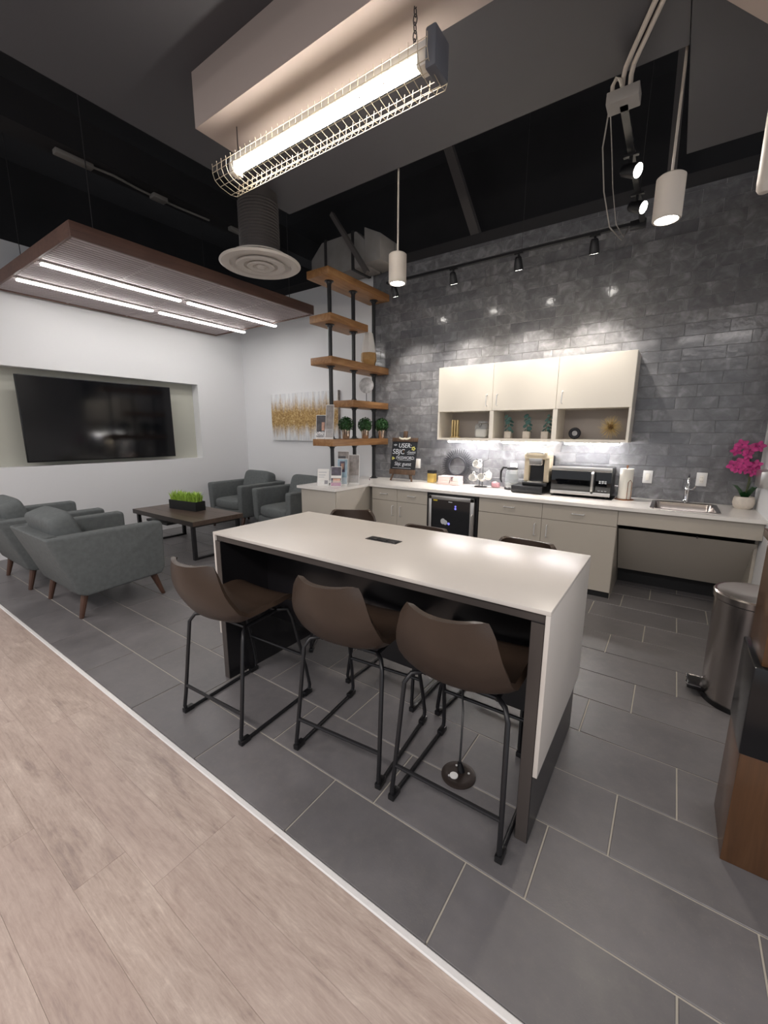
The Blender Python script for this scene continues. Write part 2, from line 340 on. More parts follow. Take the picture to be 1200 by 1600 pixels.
tag(bpy.data.objects['trim_1'], 'thin white transition strip between wood planks and grey tile', 'trim', kind='structure')
# ---- back wall with glazed tiles
XT = -3.04
WB = box('wall_back', 'wall_grout', None, XT, 1.9, YW, YW+.15, 0, ZT); tag(WB, 'glossy grey glazed tile wall behind the counter', 'wall', kind='structure')
TH, TW = .1057, .3165
tcache = {}; rest = []; count = 0
def wtile(w, h):
    key = (round(w, 3), round(h, 3))
    if key not in tcache:
        g = .0012; a, c = w/2-g, h/2-g; e = min(.0016, a*.5); vs = []
        for (q, y) in ((0, .0), (0, -.0034), (e, -.0046)): vs += [(-a+q, y, -c+q), (a-q, y, -c+q), (a-q, y, c-q), (-a+q, y, c-q)]
        fs = [(i+4*k, (i+1) % 4+4*k, (i+1) % 4+4*k+4, i+4*k+4) for k in range(2) for i in range(4)]+[(8, 9, 10, 11)]
        m = MB(); m.add(vs, fs); tcache[key] = m.mesh('tile', flat=True)
    return tcache[key]
spots = []
for n in range(-9, 27):
    z0 = .864+TH*n; z1 = min(z0+TH, ZT)
    if z0 < -.05 or z1-z0 < .01: continue
    z0 = max(z0, 0)
    x = (.244 if n % 2 else .409)-TW*12
    while x < 1.9:
        a, b = max(x, XT), min(x+TW, 1.30); x += TW
        if b-a < .02: continue
        if z1 < .83: 
            continue
        if a > -1.84 and b < .085 and z0 > 1.42 and z1 < 2.19: continue      # behind the wall cabinets
        spots.append((a, b, z0, z1))
spots.sort(key=lambda s: -((s[1]-s[0])*(s[3]-s[2]))+.03*((s[0]+s[1])/2 > 1.05)+.01*(s[2] > 3.4))
for i, (a, b, z0, z1) in enumerate(spots):
    if i < 300: put('tile', wtile(b-a, z1-z0), 'wall_tile', WB, ((a+b)/2, YW, (z0+z1)/2))
    else: rest.append((a, b, z0, z1))
if rest:
    m = MB()
    for a, b, z0, z1 in rest:
        g = .0012; e = .0016; vs = []
        for (q, y) in ((0, 0), (0, -.0034), (e, -.0046)): vs += [(a+g+q, YW+y, z0+g+q), (b-g-q, YW+y, z0+g+q), (b-g-q, YW+y, z1-g-q), (a+g+q, YW+y, z1-g-q)]
        m.add(vs, [(i+4*k, (i+1) % 4+4*k, (i+1) % 4+4*k+4, i+4*k+4) for k in range(2) for i in range(4)]+[(8, 9, 10, 11)])
    tag(m.build('cut_tiles', 'wall_tile', WB, flat=True), None, kind='stuff')
# ---- white walls
tag(box('wall_rear', 'white_wall', None, XL, XT, YW, YW+.15, 0, ZT), 'white painted wall behind the armchairs and the gold painting', 'wall', kind='structure')
NY0, NY1, NZ0, NZ1, ND = -3.52, -.80, 1.065, 2.212, .16
wl = MB(); wl.box(XL-.25, XL, -8, NY0, 0, ZT).box(XL-.25, XL, NY1, YW+.15, 0, ZT).box(XL-.25, XL, NY0, NY1, 0, NZ0).box(XL-.25, XL, NY0, NY1, NZ1, ZT)
WL = wl.build('wall_left', 'white_wall'); tag(WL, 'white wall with a recessed television niche', 'wall', kind='structure')
box('niche_back', 'niche', WL, XL-.25, XL-ND, NY0, NY1, NZ0, NZ1)
tag(box('wall_right', 'white_wall', None, XR, XR+.12, -1.9, YW, 0, ZT), 'narrow white side wall at the right end of the counter', 'wall', kind='structure')
tag(box('wall_upper', 'black_ceil', None, -7.1, 3.2, .75, .9, 3.0, ZD), 'black void wall above the tiled wall', 'wall', kind='structure')
tag(box('wall_light_block', 'black_ceil', None, -7.1, -7, -9, .9, 3.0, ZD), 'black wall added above the television wall to block stray light', 'wall', kind='structure')  # added closure, keeps world light from leaking in over the wall top
tag(box('roof_beam', 'black_ceil', None, -4.78, -4.52, -9, .75, 4.10, 4.40), 'black roof beam carrying the pale conduit', 'beam', kind='structure')
tag(box('ceiling', 'black_ceil', None, -7, 3.2, -9, 1.0, ZD, ZD+.1), 'black painted open roof deck', 'ceiling', kind='structure')
tag(box('ceiling_soffit', 'soffit', None, -2.45, .295, -4.6, -1.92, 3.30, 3.55), 'dark grey dropped soffit above the pendant lights', 'ceiling', kind='structure')
tag(box('ceiling_soffit_side', 'soffit', None, .30, 2.2, -4.6, -1.0, 3.285, 3.55), 'dark grey dropped soffit in the upper right', 'ceiling', kind='structure')
tag(box('ceiling_beam', 'beige', None, -1.80, 1.6, -3.18, -2.925, 3.05, 3.30), 'boxed beam above the caged tube light', 'beam', kind='structure')
MB().prism([(.33, -2.65), (.93, -1.77), (1.7, -1.9), (1.7, -3.2), (.6, -3.2)], 2, 3.0, 3.28).build('ceiling_panel', 'peach')
tag(bpy.data.objects['ceiling_panel'], 'pale angled ceiling panel in the top right corner', 'ceiling', kind='structure')
# roof steel seen above the tiled wall
tag(box('roof_beam', 'steel_dark', None, XL, 1.9, .10, .24, ZT, ZT+.12), 'dark steel beam along the top of the wall', 'beam', kind='structure')
def brace(x0, z0, x1, z1, y, lab, w=.07):
    b = MB().tube([(x0, y, z0), (x1, y, z1)], w, 4).build('roof_brace', 'brace'); tag(b, lab, 'brace', 'roof braces', 'structure')
brace(-2.16, ZD, -1.63, ZT-.02, .30, 'grey diagonal steel brace above the tile wall')
brace(.12, ZD, .16, ZT-.3, .42, 'upright dark steel post behind the track lights', .05)
brace(-3.30, 4.10, -2.76, 3.34, -.42, 'dark diagonal brace in front of the pale duct', .035)
d = thing('air_duct', 'pale wrapped air duct above the top shelf', 'duct', (-3.25, -.12, 3.48))
MB().prism([(-.55, 0), (.35, 0), (.35, .30), (.22, .42), (-.35, .42), (-.55, .25)], 1, -.17, .17).build('duct_body', 'duct', d, bevel=.02)
MB().prism([(.36, .02), (.60, .02), (.60, .30), (.36, .42)], 1, -.19, .19).build('duct_collar', 'duct', d, bevel=.01)
for i in range(2): box('strap', 'steel_dark', d, -.3+.45*i, -.26+.45*i, -.18, .18, -.01, .43)

# ================================================================== ISLAND
IX0, IX1, IY0, IY1, IZ = -1.687, .184, -3.33, -2.557, .92
t = thing('kitchen_island', 'long kitchen island with pale quartz waterfall top and black panels', 'island', ((IX0+IX1)/2, (IY0+IY1)/2, 0))
hx, hy = (IX1-IX0)/2, (IY1-IY0)/2
box('island_slab', 'island_top', t, -hx, hx, -hy, hy, IZ-.016, IZ, bevel=.002)
box('subtop', 'island_edge', t, -hx+.018, hx-.018, -hy+.012, hy-.012, IZ-.05, IZ-.016)
for s in (-1, 1):
    x0, x1 = sorted((s*hx, s*(hx-.016)))
    box('waterfall_panel', 'island_top', t, x0, x1, -hy, hy, .29, IZ-.016, bevel=.002)
    x0, x1 = sorted((s*(hx-.016), s*(hx-.062)))
    box('leg_panel', 'island_dark', t, x0, x1, -hy+.004, hy-.004, 0, IZ-.05)
    x0, x1 = sorted((s*(hx-.018), s*(hx-.060)))
    box('leg_edge', 'island_edge', t, x0, x1, -hy+.001, -hy+.005, .002, IZ-.05)
box('modesty_panel', 'island_dark', t, -hx+.06, hx-.06, -.062, -.042, .30, IZ-.05)
box('cable_tray', 'island_dark', t, -hx+.10, hx-.10, -.042, .14, .56, .575)
g = thing('power_grommet', 'black flip-up power outlet strip set in the island top', 'outlet', (-.775, -2.908, IZ))
box('plate', 'black_plastic', g, -.098, .098, -.034, .034, 0, .003, bevel=.001)
for i in range(3): box('socket_cover', 'black_metal', g, -.085+.06*i, -.032+.06*i, -.022, .024, .003, .006, bevel=.001)
# floor power box with cord
f = thing('floor_outlet', 'round brown floor power outlet with plug under the island', 'outlet', (-.170, -3.187, 0))
MB().lathe([(.075, 0), (.075, .006), (.062, .011), (.05, .009), (0.0, .009)], n=32).build('cover_plate', mat('bronze', '#3c332f', .45, .4), f)
MB().lathe([(.018, 0), (.018, .004), (0, .004)], (-.012, -.022, .009), 20).build('outlet_cap', 'white_plastic', f)
MB().cyl((.005, .018, .009), (-.005, .02, .05), .016, .010).build('plug', 'black_plastic', f)
for a in (0.6, 2.2, 4.0): MB().cyl((.045*math.cos(a), .045*math.sin(a), .009), (.045*math.cos(a), .045*math.sin(a), .012), .005, n=10).build('screw', 'satin', f)
c = MB().tube([(-.175, -3.167, .05), (-.18, -3.15, .10), (-.215, -3.06, .22), (-.26, -2.98, .33), (-.30, -2.94, .44), (-.33, -2.93, .56)], .005, 8)
cd = thing('power_cable', 'black power cord coiled below the island down to the floor outlet', 'cord', (0, 0, 0))
c.build('cord', 'black_plastic', cd)
cb = MB()
for k in range(4):
    cb.tube([(-.30+.018*k+.03*math.cos(a)*(1+.2*k % 2), -2.955+.004*k, .36+.06*math.sin(a)-.01*k) for a in [2*PI*i/14 for i in range(14)]], .004, 6, True)
cb.build('cord_coil', 'black_plastic', cd)

# ================================================================== COUNTER STOOLS
def shell_mesh():
    prof = [(-.342, .892, .166), (-.334, .825, .186), (-.316, .752, .206), (-.284, .680, .222), (-.235, .602, .232), (-.165, .560, .236), (-.07, .552, .237), (.03, .566, .235), (.11, .589, .226), (.162, .589, .212), (.182, .573, .195)]
    k = len(prof)-1
    def at(v):
        x = v*k; i = min(int(x), k-1); f_ = x-i; f_ = f_*f_*(3-2*f_)*.35+f_*.65
        return [prof[i][q]*(1-f_)+prof[i+1][q]*f_ for q in range(3)]
    def fn(u, v):
        y, z, w = at(v); s = 2*u-1; b = max(0, 1-v*2.1); st = max(0, 1-abs(v-.62)*2.6)
        zz = z+.012*b*abs(s)**2.2-.016*max(0, 1-v*14)*max(0, abs(s)-.72)**2*12+.050*st*s*s+.06*max(0, .55-abs(v-.42))*abs(s)**3
        return (w*s*(1-.04*abs(s)**6)*(1-.05*max(0, 1-v*12)*abs(s)**8), y+.062*b*s*s+.03*max(0, .5-abs(v-.35))*s*s, zz)
    m = MB(); m.grid(fn, 14, 22); return m.mesh('seat_shell', solid=.022, smooth=70)
ST = thing('bar_stool', 'brown leather bucket bar stool at the left end of the island front', 'stool', (-1.345, -3.392, 0), R(3.3), 'bar stools around the island')
put('seat_shell', shell_mesh(), 'leather', ST)
for s in (-1, 1):
    x = s*.225; xt = s*.178
    MB().tube([(xt-s*.03, -.12, .545), (xt+s*.012, -.165, .545), (xt+s*.030, -.188, .51), (x-s*.003, -.235, .12), (x, -.247, .04), (x, -.240, .016), (x, -.215, .009), (x, .20, .009), (x, .235, .016), (x, .243, .05),
               (x-s*.006, .225, .16), (xt+s*.02, .15, .50), (xt+s*.008, .13, .552), (xt-s*.03, .09, .554)], .0095, 10).build('sled_leg', 'black_metal', ST, smooth=60)
    MB().tube([(xt-s*.03, -.13, .541), (xt-s*.03, .12, .552)], .009, 8).build('seat_rail', 'black_metal', ST)
    for y in (-.235, .215): box('foot_pad', 'black_plastic', ST, x-.014, x+.014, y-.022, y+.035, 0, .026, bevel=.004)
MB().tube([(-.222, -.231, .155), (.222, -.231, .155)], .0085, 8).build('stretcher', 'black_metal', ST)
MB().tube([(-.212, .205, .25), (.212, .205, .25)], .0085, 8).build('footrest', 'black_metal', ST)
for s in (-.12, .1): MB().tube([(-.15, s, .541+.05*max(0, s)), (.15, s, .541+.05*max(0, s))], .008, 8).build('cross_bar', 'black_metal', ST)
G = 'bar stools around the island'
dup(ST, (-.670, -3.222, 0), R(5.8), 'middle brown leather bucket bar stool of the near row at the island', G)
dup(ST, (-.124, -3.206, 0), R(1.0), 'brown leather bucket bar stool nearest the floor outlet and the white waterfall side', G)
dup(ST, (-1.38, -2.49, 0), R(180+32), 'leather bar stool behind the island closest to the armchairs', G)
dup(ST, (-.785, -2.70, 0), R(180), 'mostly hidden bar stool behind the island in front of the wine fridge', G)
dup(ST, (-.187, -2.665, 0), R(180-5), 'leather bar stool behind the island in front of the right cabinets', G)

# ================================================================== COUNTER RUN
ZC, CY, BY = .864, -.63, -.595
PXR, PXL, PYN = -2.585, -3.19, -1.26       # peninsula worktop
SX0, SX1, SY0, SY1 = .345, .805, -.53, -.03
ct = thing('countertop', 'white quartz L-shaped countertop along the tiled wall', 'countertop', (0, 0, ZC))
m = MB(); zt, zb = 0, -.03
m.box(PXL, PXR, PYN, YW, zb, zt).box(PXR, SX0, CY, YW, zb, zt).box(SX1, XR, CY, YW, zb, zt).box(SX0, SX1, CY, SY0, zb, zt).box(SX0, SX1, SY1, YW, zb, zt)
m.build('slab', 'quartz', ct)
def base_cabinet(name, label, xs):
    t = thing(name, label, 'cabinet', (xs[0], BY, 0)); n = len(xs)-1; W_ = xs[-1]-xs[0]
    box('body', 'laminate', t, .0, W_, .02, .66, .06, .83)
    box('toe_kick', 'toe', t, .0, W_, .03, .6, 0, .06)
    for i in range(n):
        a, b = xs[i]-xs[0]+.0015, xs[i+1]-xs[0]-.0015
        dr = box('drawer', 'laminate', t, a, b, 0, .02, .679, .828, bevel=.0012, seg=1); cx = (a+b)/2
        bar_handle(dr, (cx-.05, 0, .758), (cx+.05, 0, .758))
        dd = box('door', 'laminate', t, a, b, 0, .02, .062, .675, bevel=.0012, seg=1); hxp = b-.055 if i == 0 else a+.055
        bar_handle(dd, (hxp, 0, .505), (hxp, 0, .622))
    return t
base_cabinet('base_cabinet', 'greige base cabinet with two drawers left of the wine fridge', (-2.565, -2.194, -1.784))
c2 = base_cabinet('base_cabinet', 'greige base cabinet with two drawers right of the wine fridge', (-1.168, -.525, .113))
box('side_panel', 'laminate', c2, 1.281, 1.283, .001, .66, .0, .83)
# peninsula base
p = thing('peninsula_base', 'greige panelled peninsula base under the pipe shelves', 'cabinet', ((PXL+PXR)/2, 0, 0)); hw = (PXR-PXL)/2
box('body', 'laminate', p, -hw+.05, hw-.03, PYN+.045, YW-.002, .06, .834)
box('end_panel', 'laminate', p, -hw+.045, hw-.025, PYN+.03, PYN+.045, 0, .834, bevel=.002)
box('side_panel', 'laminate', p, hw-.03, hw-.012, PYN+.04, BY, 0, .834, bevel=.002)
# wine fridge
w = thing('wine_fridge', 'under-counter wine fridge with steel frame and dark glass door', 'fridge', (-1.476, BY-.005, 0))
box('case', 'black_plastic', w, -.305, .302, .0, .60, 0, .834)
dr = thing('door', None, None); dr.parent = w; 
for a in (( -.268, -.232, .06, .805), (.227, .272, .06, .805), (-.268, .272, .762, .805), (-.268, .272, .06, .10)):
    box('frame_bar', 'steel', dr, a[0], a[1], -.035, -.002, a[2], a[3], bevel=.003)
box('glass_pane', 'black_glass', dr, -.235, .23, -.022, -.004, .095, .766)
MB().tube([(.258, -.036, .34), (.258, -.058, .36), (.258, -.058, .62), (.258, -.036, .64)], .006).build('handle', 'steel', dr)
box('sticker', 'yellow', dr, -.215, -.165, -.0235, -.022, .742, .758)
box('logo_plate', 'print_grey', dr, -.03, .015, -.0235, -.022, .738, .748)
for (x, z, r_) in ((.055, .70, .011), (.055, .675, .013), (-.02, .50, .015)): MB().ball((x, -.0225, z), r_, .0012, r_, 12, 6).build('blue_light', 'cool_led', dr)
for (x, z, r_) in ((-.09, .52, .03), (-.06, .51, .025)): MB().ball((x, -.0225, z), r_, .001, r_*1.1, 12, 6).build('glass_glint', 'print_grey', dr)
# accessible sink section
s = thing('sink_cabinet', 'greige open-knee sink front with sloped cover panel', 'cabinet', (.117, BY, 0)); SW = XR-.117-.002
box('apron', 'laminate', s, 0, SW, 0, .02, .70, .833, bevel=.001, seg=1)
MB().prism([(.085, .652), (.10, .652), (.50, .175), (.485, .175)], 0, .004, SW-.01).build('sloped_panel', 'laminate', s)
box('back_panel', 'toe', s, 0, SW, .64, .66, 0, .70)
box('end_panel', 'laminate', s, SW-.02, SW, .12, .66, .06, .70)
MB().cyl((.57, .083, .655), (.57, .075, .655), .008).build('lock', 'chrome', s)
# sink and faucet
k = thing('sink', 'rectangular stainless steel drop-in sink', 'sink', ((SX0+SX1)/2, (SY0+SY1)/2, ZC)); a, b = (SX1-SX0)/2, (SY1-SY0)/2
def rrect(w, d, r, z, n=6):
    pts = []
    for cx, cy, t0 in ((w-r, d-r, 0), (-w+r, d-r, 90), (-w+r, -d+r, 180), (w-r, -d+r, 270)):
        for i in range(n+1): q = R(t0+90*i/n); pts.append((cx+r*math.cos(q), cy+r*math.sin(q), z))
    return pts
rings = [rrect(a+.012, b+.012, .05, .0), rrect(a+.010, b+.010, .05, .006), rrect(a-.012, b-.012, .045, .006), rrect(a-.02, b-.02, .04, -.002), rrect(a-.032, b-.032, .05, -.13), rrect(a-.06, b-.06, .05, -.14)]
mm = MB(); N = len(rings[0]); vs = [p_ for g_ in rings for p_ in g_]
mm.add(vs, [(i*N+j, i*N+(j+1) % N, (i+1)*N+(j+1) % N, (i+1)*N+j) for i in range(5) for j in range(N)]+[tuple(range(5*N, 6*N))]); mm.build('basin', 'can_steel', k, smooth=50)
MB().lathe([(.035, 0), (.03, .003), (0, .003)], (0, 0, -.139), 20).build('drain', 'chrome', k)
fa = thing('faucet', 'chrome single-lever kitchen faucet behind the sink', 'faucet', (.590, .012, ZC))
MB().lathe([(.034, 0), (.034, .008), (.026, .014), (.020, .03), (.019, .10), (.022, .115), (.022, .13), (.016, .14)], n=20).build('body', 'chrome', fa)
MB().tube([(0, 0, .135), (0, 0, .20), (.0, -.01, .235), (.0, -.05, .262), (.0, -.10, .25), (.0, -.13, .215), (.0, -.135, .19)], .011, 12).build('spout', 'chrome', fa)
MB().cyl((0, -.135, .19), (0, -.135, .165), .014).build('aerator', 'chrome', fa)
MB().tube([(.02, 0, .12), (.045, -.01, .128), (.06, -.03, .16)], [.008, .008, .005], 10).build('lever', 'chrome', fa)

# ================================================================== WALL CABINETS
UZ0, UZD, UZ1, UY = 1.406, 1.722, 2.209, -.27
def wall_cabinet(x0, x1, label, hside):
    t = thing('wall_cabinet', label, 'cabinet', (x0, UY, UZ0), 0, 'cream wall cabinets'); w = x1-x0; h = UZ1-UZ0; hd = UZD-UZ0; D_ = YW-.001-UY; th = .022
    box('side_panel', 'cream', t, 0, th, .02, D_, 0, h); box('side_panel', 'cream', t, w-th, w, .02, D_, 0, h)
    box('side_edge', 'cream', t, 0, th, .0, .02, 0, hd-.003); box('side_edge', 'cream', t, w-th, w, 0, .02, 0, hd-.003)
    box('bottom_panel', 'cream', t, th, w-th, 0, D_, 0, th); box('top_panel', 'cream', t, th, w-th, .02, D_, h-th, h)
    box('shelf', 'cream', t, th, w-th, .022, D_-.01, hd, hd+.02)
    box('back_panel', mat('taupe_back', '#a89f97', .6), t, th, w-th, D_-.012, D_, th, hd)
    d_ = box('door', 'cream', t, .0015, w-.0015, 0, .02, hd, h, bevel=.0015, seg=1); x = w-.06 if hside > 0 else .055
    bar_handle(d_, (x, 0, 1.775-UZ0), (x, 0, 1.885-UZ0))
    return t
wall_cabinet(-1.851, -1.203, 'cream wall cabinet holding the gold ornament and glass jar', 1)
wall_cabinet(-1.203, -.553, 'middle cream wall cabinet with three small green plants', -1)
wall_cabinet(-.553, .098, 'cream wall cabinet holding the gold starburst ornament', -1)
for x0, x1, lab in ((-1.775, -1.28, 'glowing light bar under the wall cabinet above the sunburst wreath'), (-1.12, -.635, 'glowing light bar under the middle wall cabinet'), (-.47, .01, 'glowing light bar under the wall cabinet above the microwave')):
    t = thing('undercabinet_light', lab, 'light', ((x0+x1)/2, -.12, UZ0-.001), 0, 'under-cabinet light bars'); h_ = (x1-x0)/2
    box('housing', 'white_plastic', t, -h_-.01, h_+.01, -.025, .025, -.014, 0); box('diffuser', 'under', t, -h_, h_, -.021, .021, -.030, -.014, bevel=.006)
# things in the open bays
ZB = UZ0+.0222
o = thing('candle_ornament', 'gold ornament of upright bars in the left wall cabinet', 'ornament', (-1.70, -.10, ZB))
box('base', 'gold', o, -.055, .055, -.03, .03, 0, .012, bevel=.002)
for i in range(3): box('bar', 'gold', o, -.045+.033*i, -.028+.033*i, -.02, .02, .012, .205, bevel=.002)
o = thing('glass_jar', 'square clear glass jar with wire clasp lid', 'jar', (-1.36, -.11, ZB))
MB().ball((0, 0, .08), .075, .075, .08, 24, 14, .35).build('jar_body', 'glass', o)
MB().ball((0, 0, .055), .066, .066, .05, 24, 12, .35).build('jar_contents', 'cream_wire', o)
MB().lathe([(.05, 0), (.055, .004), (.055, .02), (.04, .03), (0, .032)], (0, 0, .162), 24).build('lid', 'glass', o)
MB().tube([(.056*math.cos(q), .056*math.sin(q), .163) for q in [2*PI*i/20 for i in range(20)]], .003, 6, True).build('clasp_wire', 'steel', o)
MB().tube([(-.01, -.058, .163), (-.015, -.078, .14), (0, -.08, .118), (.015, -.078, .14), (.01, -.058, .163)], .003, 6).build('clasp', 'steel_dark', o)
def sprig(loc, seed, label, lean):
    rnd = random.Random(seed); t = thing('potted_sprig', label, 'plant', loc, 0, 'small potted sprigs in the wall cabinet')
    box('pot', 'stone_pot', t, -.036, .036, -.036, .036, 0, .075, bevel=.006)
    MB().tube([(0, 0, .07), (lean*.2, 0, .14), (lean, 0, .23)], .003, 6).build('stem', 'stem', t)
    for i in range(13):
        z = .085+.155*i/12; a = i*2.4+rnd.random(); r_ = rnd.uniform(.024, .040); x0 = lean*(z-.07)/.16
        c_ = Vector((x0+.035*math.cos(a), .035*math.sin(a), z)); n_ = Vector((math.cos(a)*.5, math.sin(a)*.5-.5, .6)).normalized(); u = n_.orthogonal().normalized(); v = n_.cross(u)
        m_ = MB(); m_.add([c_]+[c_+u*r_*.75*math.cos(2*PI*q/8)+v*r_*.75*math.sin(2*PI*q/8)-n_*.008 for q in range(8)], [(0, 1+q, 1+(q+1) % 8) for q in range(8)])
        m_.build('leaf', 'eucalyptus', t, solid=.0012)
sprig((-1.065, -.10, ZB), 1, 'leftmost slim potted sprig in the middle wall cabinet', -.005)
sprig((-.865, -.10, ZB), 2, 'potted sprig in the centre of the middle wall cabinet', .008)
sprig((-.675, -.10, ZB), 3, 'rightmost potted sprig leaning beside the cabinet divider', .045)
o = thing('ring_ornament', 'small dark round ring ornament in the right wall cabinet', 'ornament', (-.39, -.10, ZB))
MB().tube([(.042*math.cos(q), 0, .058+.042*math.sin(q)) for q in [2*PI*i/24 for i in range(24)]], .016, 10, True).build('ring', 'spike', o)
MB().ball((0, 0, .058), .027, .008, .027).build('center_disc', 'agate', o)
o = thing('starburst_ornament', 'gold spiky starburst ornament in the right wall cabinet', 'ornament', (-.075, -.09, ZB+.118))
MB().ball((0, 0, 0), .028).build('core', mat('bronze_core', '#5b4023', .4, .7), o)
sp = MB(); rnd = random.Random(5)
for i in range(150):
    z = 1-2*(i+.5)/150; a = i*2.39996; r_ = math.sqrt(1-z*z); dv = Vector((r_*math.cos(a), r_*math.sin(a), z)); L = rnd.uniform(.085, .118)
    sp.cyl(dv*.02, dv*L, .0022, .0013, 4)
sp.build('spines', 'gold', o)

# ================================================================== THINGS ON THE COUNTER
# chalkboard easel
e = thing('chalkboard_easel', 'small wooden easel with chalkboard lettered in white on the counter', 'chalkboard', (-2.385, -.19, ZC), R(3))
TL = R(-9)
bd = thing('board', None, None); bd.parent = e; bd.location = (0, 0, .09); bd.rotation_euler = (TL, 0, 0)
bw, bh = .185, .47
box('panel', 'chalk', bd, -bw+.004, bw-.004, -.004, .006, .05, bh-.045)
box('top_rail', 'easel_wood', bd, -bw, bw, -.010, .010, bh-.05, bh, bevel=.003)
box('ledge', 'easel_wood', bd, -bw, bw, -.018, .010, 0, .065, bevel=.003)
box('mast', 'easel_wood', bd, -.028, .028, -.008, .012, bh, bh+.085, bevel=.003)
cr = MB()
for i in range(9):
    q = (i-4)/4; cr.ball((q*.075, -.013, bh-.012-.022*abs(q)*(1-abs(q))+.010*q*q), .013*(1-.35*abs(q)), .005, .014, 8, 6)
cr.build('carved_crest', 'ivory', bd)
CX = -.165
def chalk(s_, x, z, size, m='chalk_white', shear=.1, sx=1.): text(s_, size, bd, m, (x, -.0048, z), 'chalk_lettering', shear, off=-.0006, sx=sx)
chalk('USER:', -.085, .345, .080, sx=.95); chalk('SBJC', -.170, .262, .092, sx=1.0); chalk('-Guest', .042, .275, .046)
chalk('PASSWORD:', -.108, .195, .058, sx=.84); chalk('Sbjc guest', -.125, .115, .068, sx=.9)
for (x0, x1, z) in ((-.085, .11, .183), (.05, .15, .262), (-.15, .12, .082)):
    box('chalk_line', 'chalk_white', bd, x0, x1, -.0052, -.0045, z, z+.003)
for i, r_ in enumerate((.012, .022, .032)):
    MB().tube([(-.132+r_*math.cos(q), -.0052, .360+r_*math.sin(q)*.8) for q in [R(40+100*j/8) for j in range(9)]], .0022, 5).build('wifi_mark', 'chalk_white', bd)
fl = MB()
for i in range(5): fl.ball((.135+.018*math.cos(i*1.257), -.0052, .335+.018*math.sin(i*1.257)), .012, .0012, .009, 8, 5)
fl.build('chalk_flower', 'chalk_yellow', bd)
fl = MB()
for i in range(3): fl.ball((-.150+.012*math.cos(i*2.1), -.0052, .205+.012*math.sin(i*2.1)), .012, .0012, .010, 8, 5)
fl.build('chalk_flower', 'chalk_yellow', bd)
for s_ in (-1, 1): MB().tube([(s_*.13, -.002, .10), (s_*.155, -.028, .012)], .012, 4).build('leg', 'easel_wood', e)
MB().tube([(.0, .03, .40), (.01, .21, .011)], .010, 4).build('rear_leg', 'easel_wood', e)
# jar candle
o = thing('jar_candle', 'square gold glass candle with black lid on the counter', 'candle', (-2.03, -.04, ZC))
box('glass_cup', 'amber', o, -.047, .047, -.04, .04, 0, .118, bevel=.006); box('lid', 'black_plastic', o, -.048, .048, -.041, .041, .118, .155, bevel=.006)
# sunburst mirror
o = thing('sunburst_wreath', 'round black sunburst wreath leaning on the tile wall', 'wreath', (-1.715, .018, ZC+.218))
o.rotation_euler = (R(-6), 0, 0)
MB().tube([(.112*math.cos(q), 0, .112*math.sin(q)) for q in [2*PI*i/40 for i in range(40)]], .014, 8, True).build('ring', 'spike', o)
sp = MB()
for ring, (r0, r1, n_, w_) in enumerate(((.11, .165, 44, .0048), (.13, .195, 44, .0042), (.15, .217, 44, .0036))):
    for i in range(n_):
        q = 2*PI*(i+.33*ring)/n_; cq, sq = math.cos(q), math.sin(q); y_ = -.008+.008*ring
        sp.tube([(r0*cq, y_, r0*sq), (r1*cq, y_, r1*sq)], [w_, w_*.75], 4)
sp.build('rays', 'spike', o)
# gift boxes
for z0, z1, a_, lab in ((0, .052, .135, 'pale pink gift box at the bottom of the stack before the wreath'), (.0522, .104, .132, 'pale pink gift box tied with dark ribbon on top of the other')):
    o = thing('gift_box', lab, 'box', (-1.745, -.095, ZC+z0), R(2), 'pink gift boxes')
    box('box', 'pink_box', o, -a_, a_, -.075, .075, 0, z1-z0, bevel=.003)
    if z0:
        box('ribbon', 'ribbon', o, .045, .056, -.0765, .0765, -.0, z1-z0+.0012)
        MB().tube([(.05, -.078, .045), (.065, -.085, .06), (.075, -.08, .05), (.05, -.079, .044), (.035, -.085, .058), (.03, -.08, .048), (.05, -.078, .045), (.03, -.082, .01), (.02, -.084, -.03)], .003, 5).build('bow', 'ribbon', o)
# mug tree and mugs
o = thing('mug_tree', 'black wire mug stand on the counter', 'mug stand', (-1.365, -.07, ZC))
MB().tube([(.075*math.cos(q), .06*math.sin(q), .004) for q in [2*PI*i/24 for i in range(24)]], .004, 6, True).build('base_ring', 'black_metal', o)
MB().tube([(-.075, 0, .004), (.075, 0, .004)], .004, 6).build('base_bar', 'black_metal', o)
for x in (-.018, .018): MB().tube([(x, 0, .004), (x, 0, .28), (x*1.2, 0, .305)], .004, 6).build('upright', 'black_metal', o)
MB().tube([(.02, 0, .305), (.05, 0, .312), (.085, -.01, .33)], .0035, 6).build('hook', 'black_metal', o)
MB().tube([(-.02, 0, .30), (-.05, -.02, .315), (-.06, -.03, .325)], .0035, 6).build('hook', 'black_metal', o)
for s_ in (-1, 1): MB().tube([(s_*.018, 0, .15), (s_*.05, -.025, .165), (s_*.065, -.035, .18)], .0035, 6).build('hook', 'black_metal', o)
mug_prof = [(.030, 0), (.036, .004), (.040, .03), (.041, .088), (.038, .088), (.036, .03), (.0, .008)]
def mug(loc, rot, label):
    t = thing('coffee_mug', label, 'mug', loc, 0, 'white mugs on the stand'); t.rotation_euler = rot
    MB().lathe(mug_prof, (0, 0, -.044), 24).build('cup', 'ceramic', t)
    MB().tube([(.038, 0, .028), (.062, 0, .030), (.070, 0, .0), (.060, 0, -.024), (.038, 0, -.026)], .0055, 8).build('handle', 'ceramic', t)
mug((-1.395, -.125, 1.125), (R(50), R(-55), R(20)), 'white mug hanging at the top of the stand')
mug((-1.438, -.125, .972), (R(8), R(-80), R(80)), 'white mug hanging low on the left of the stand')
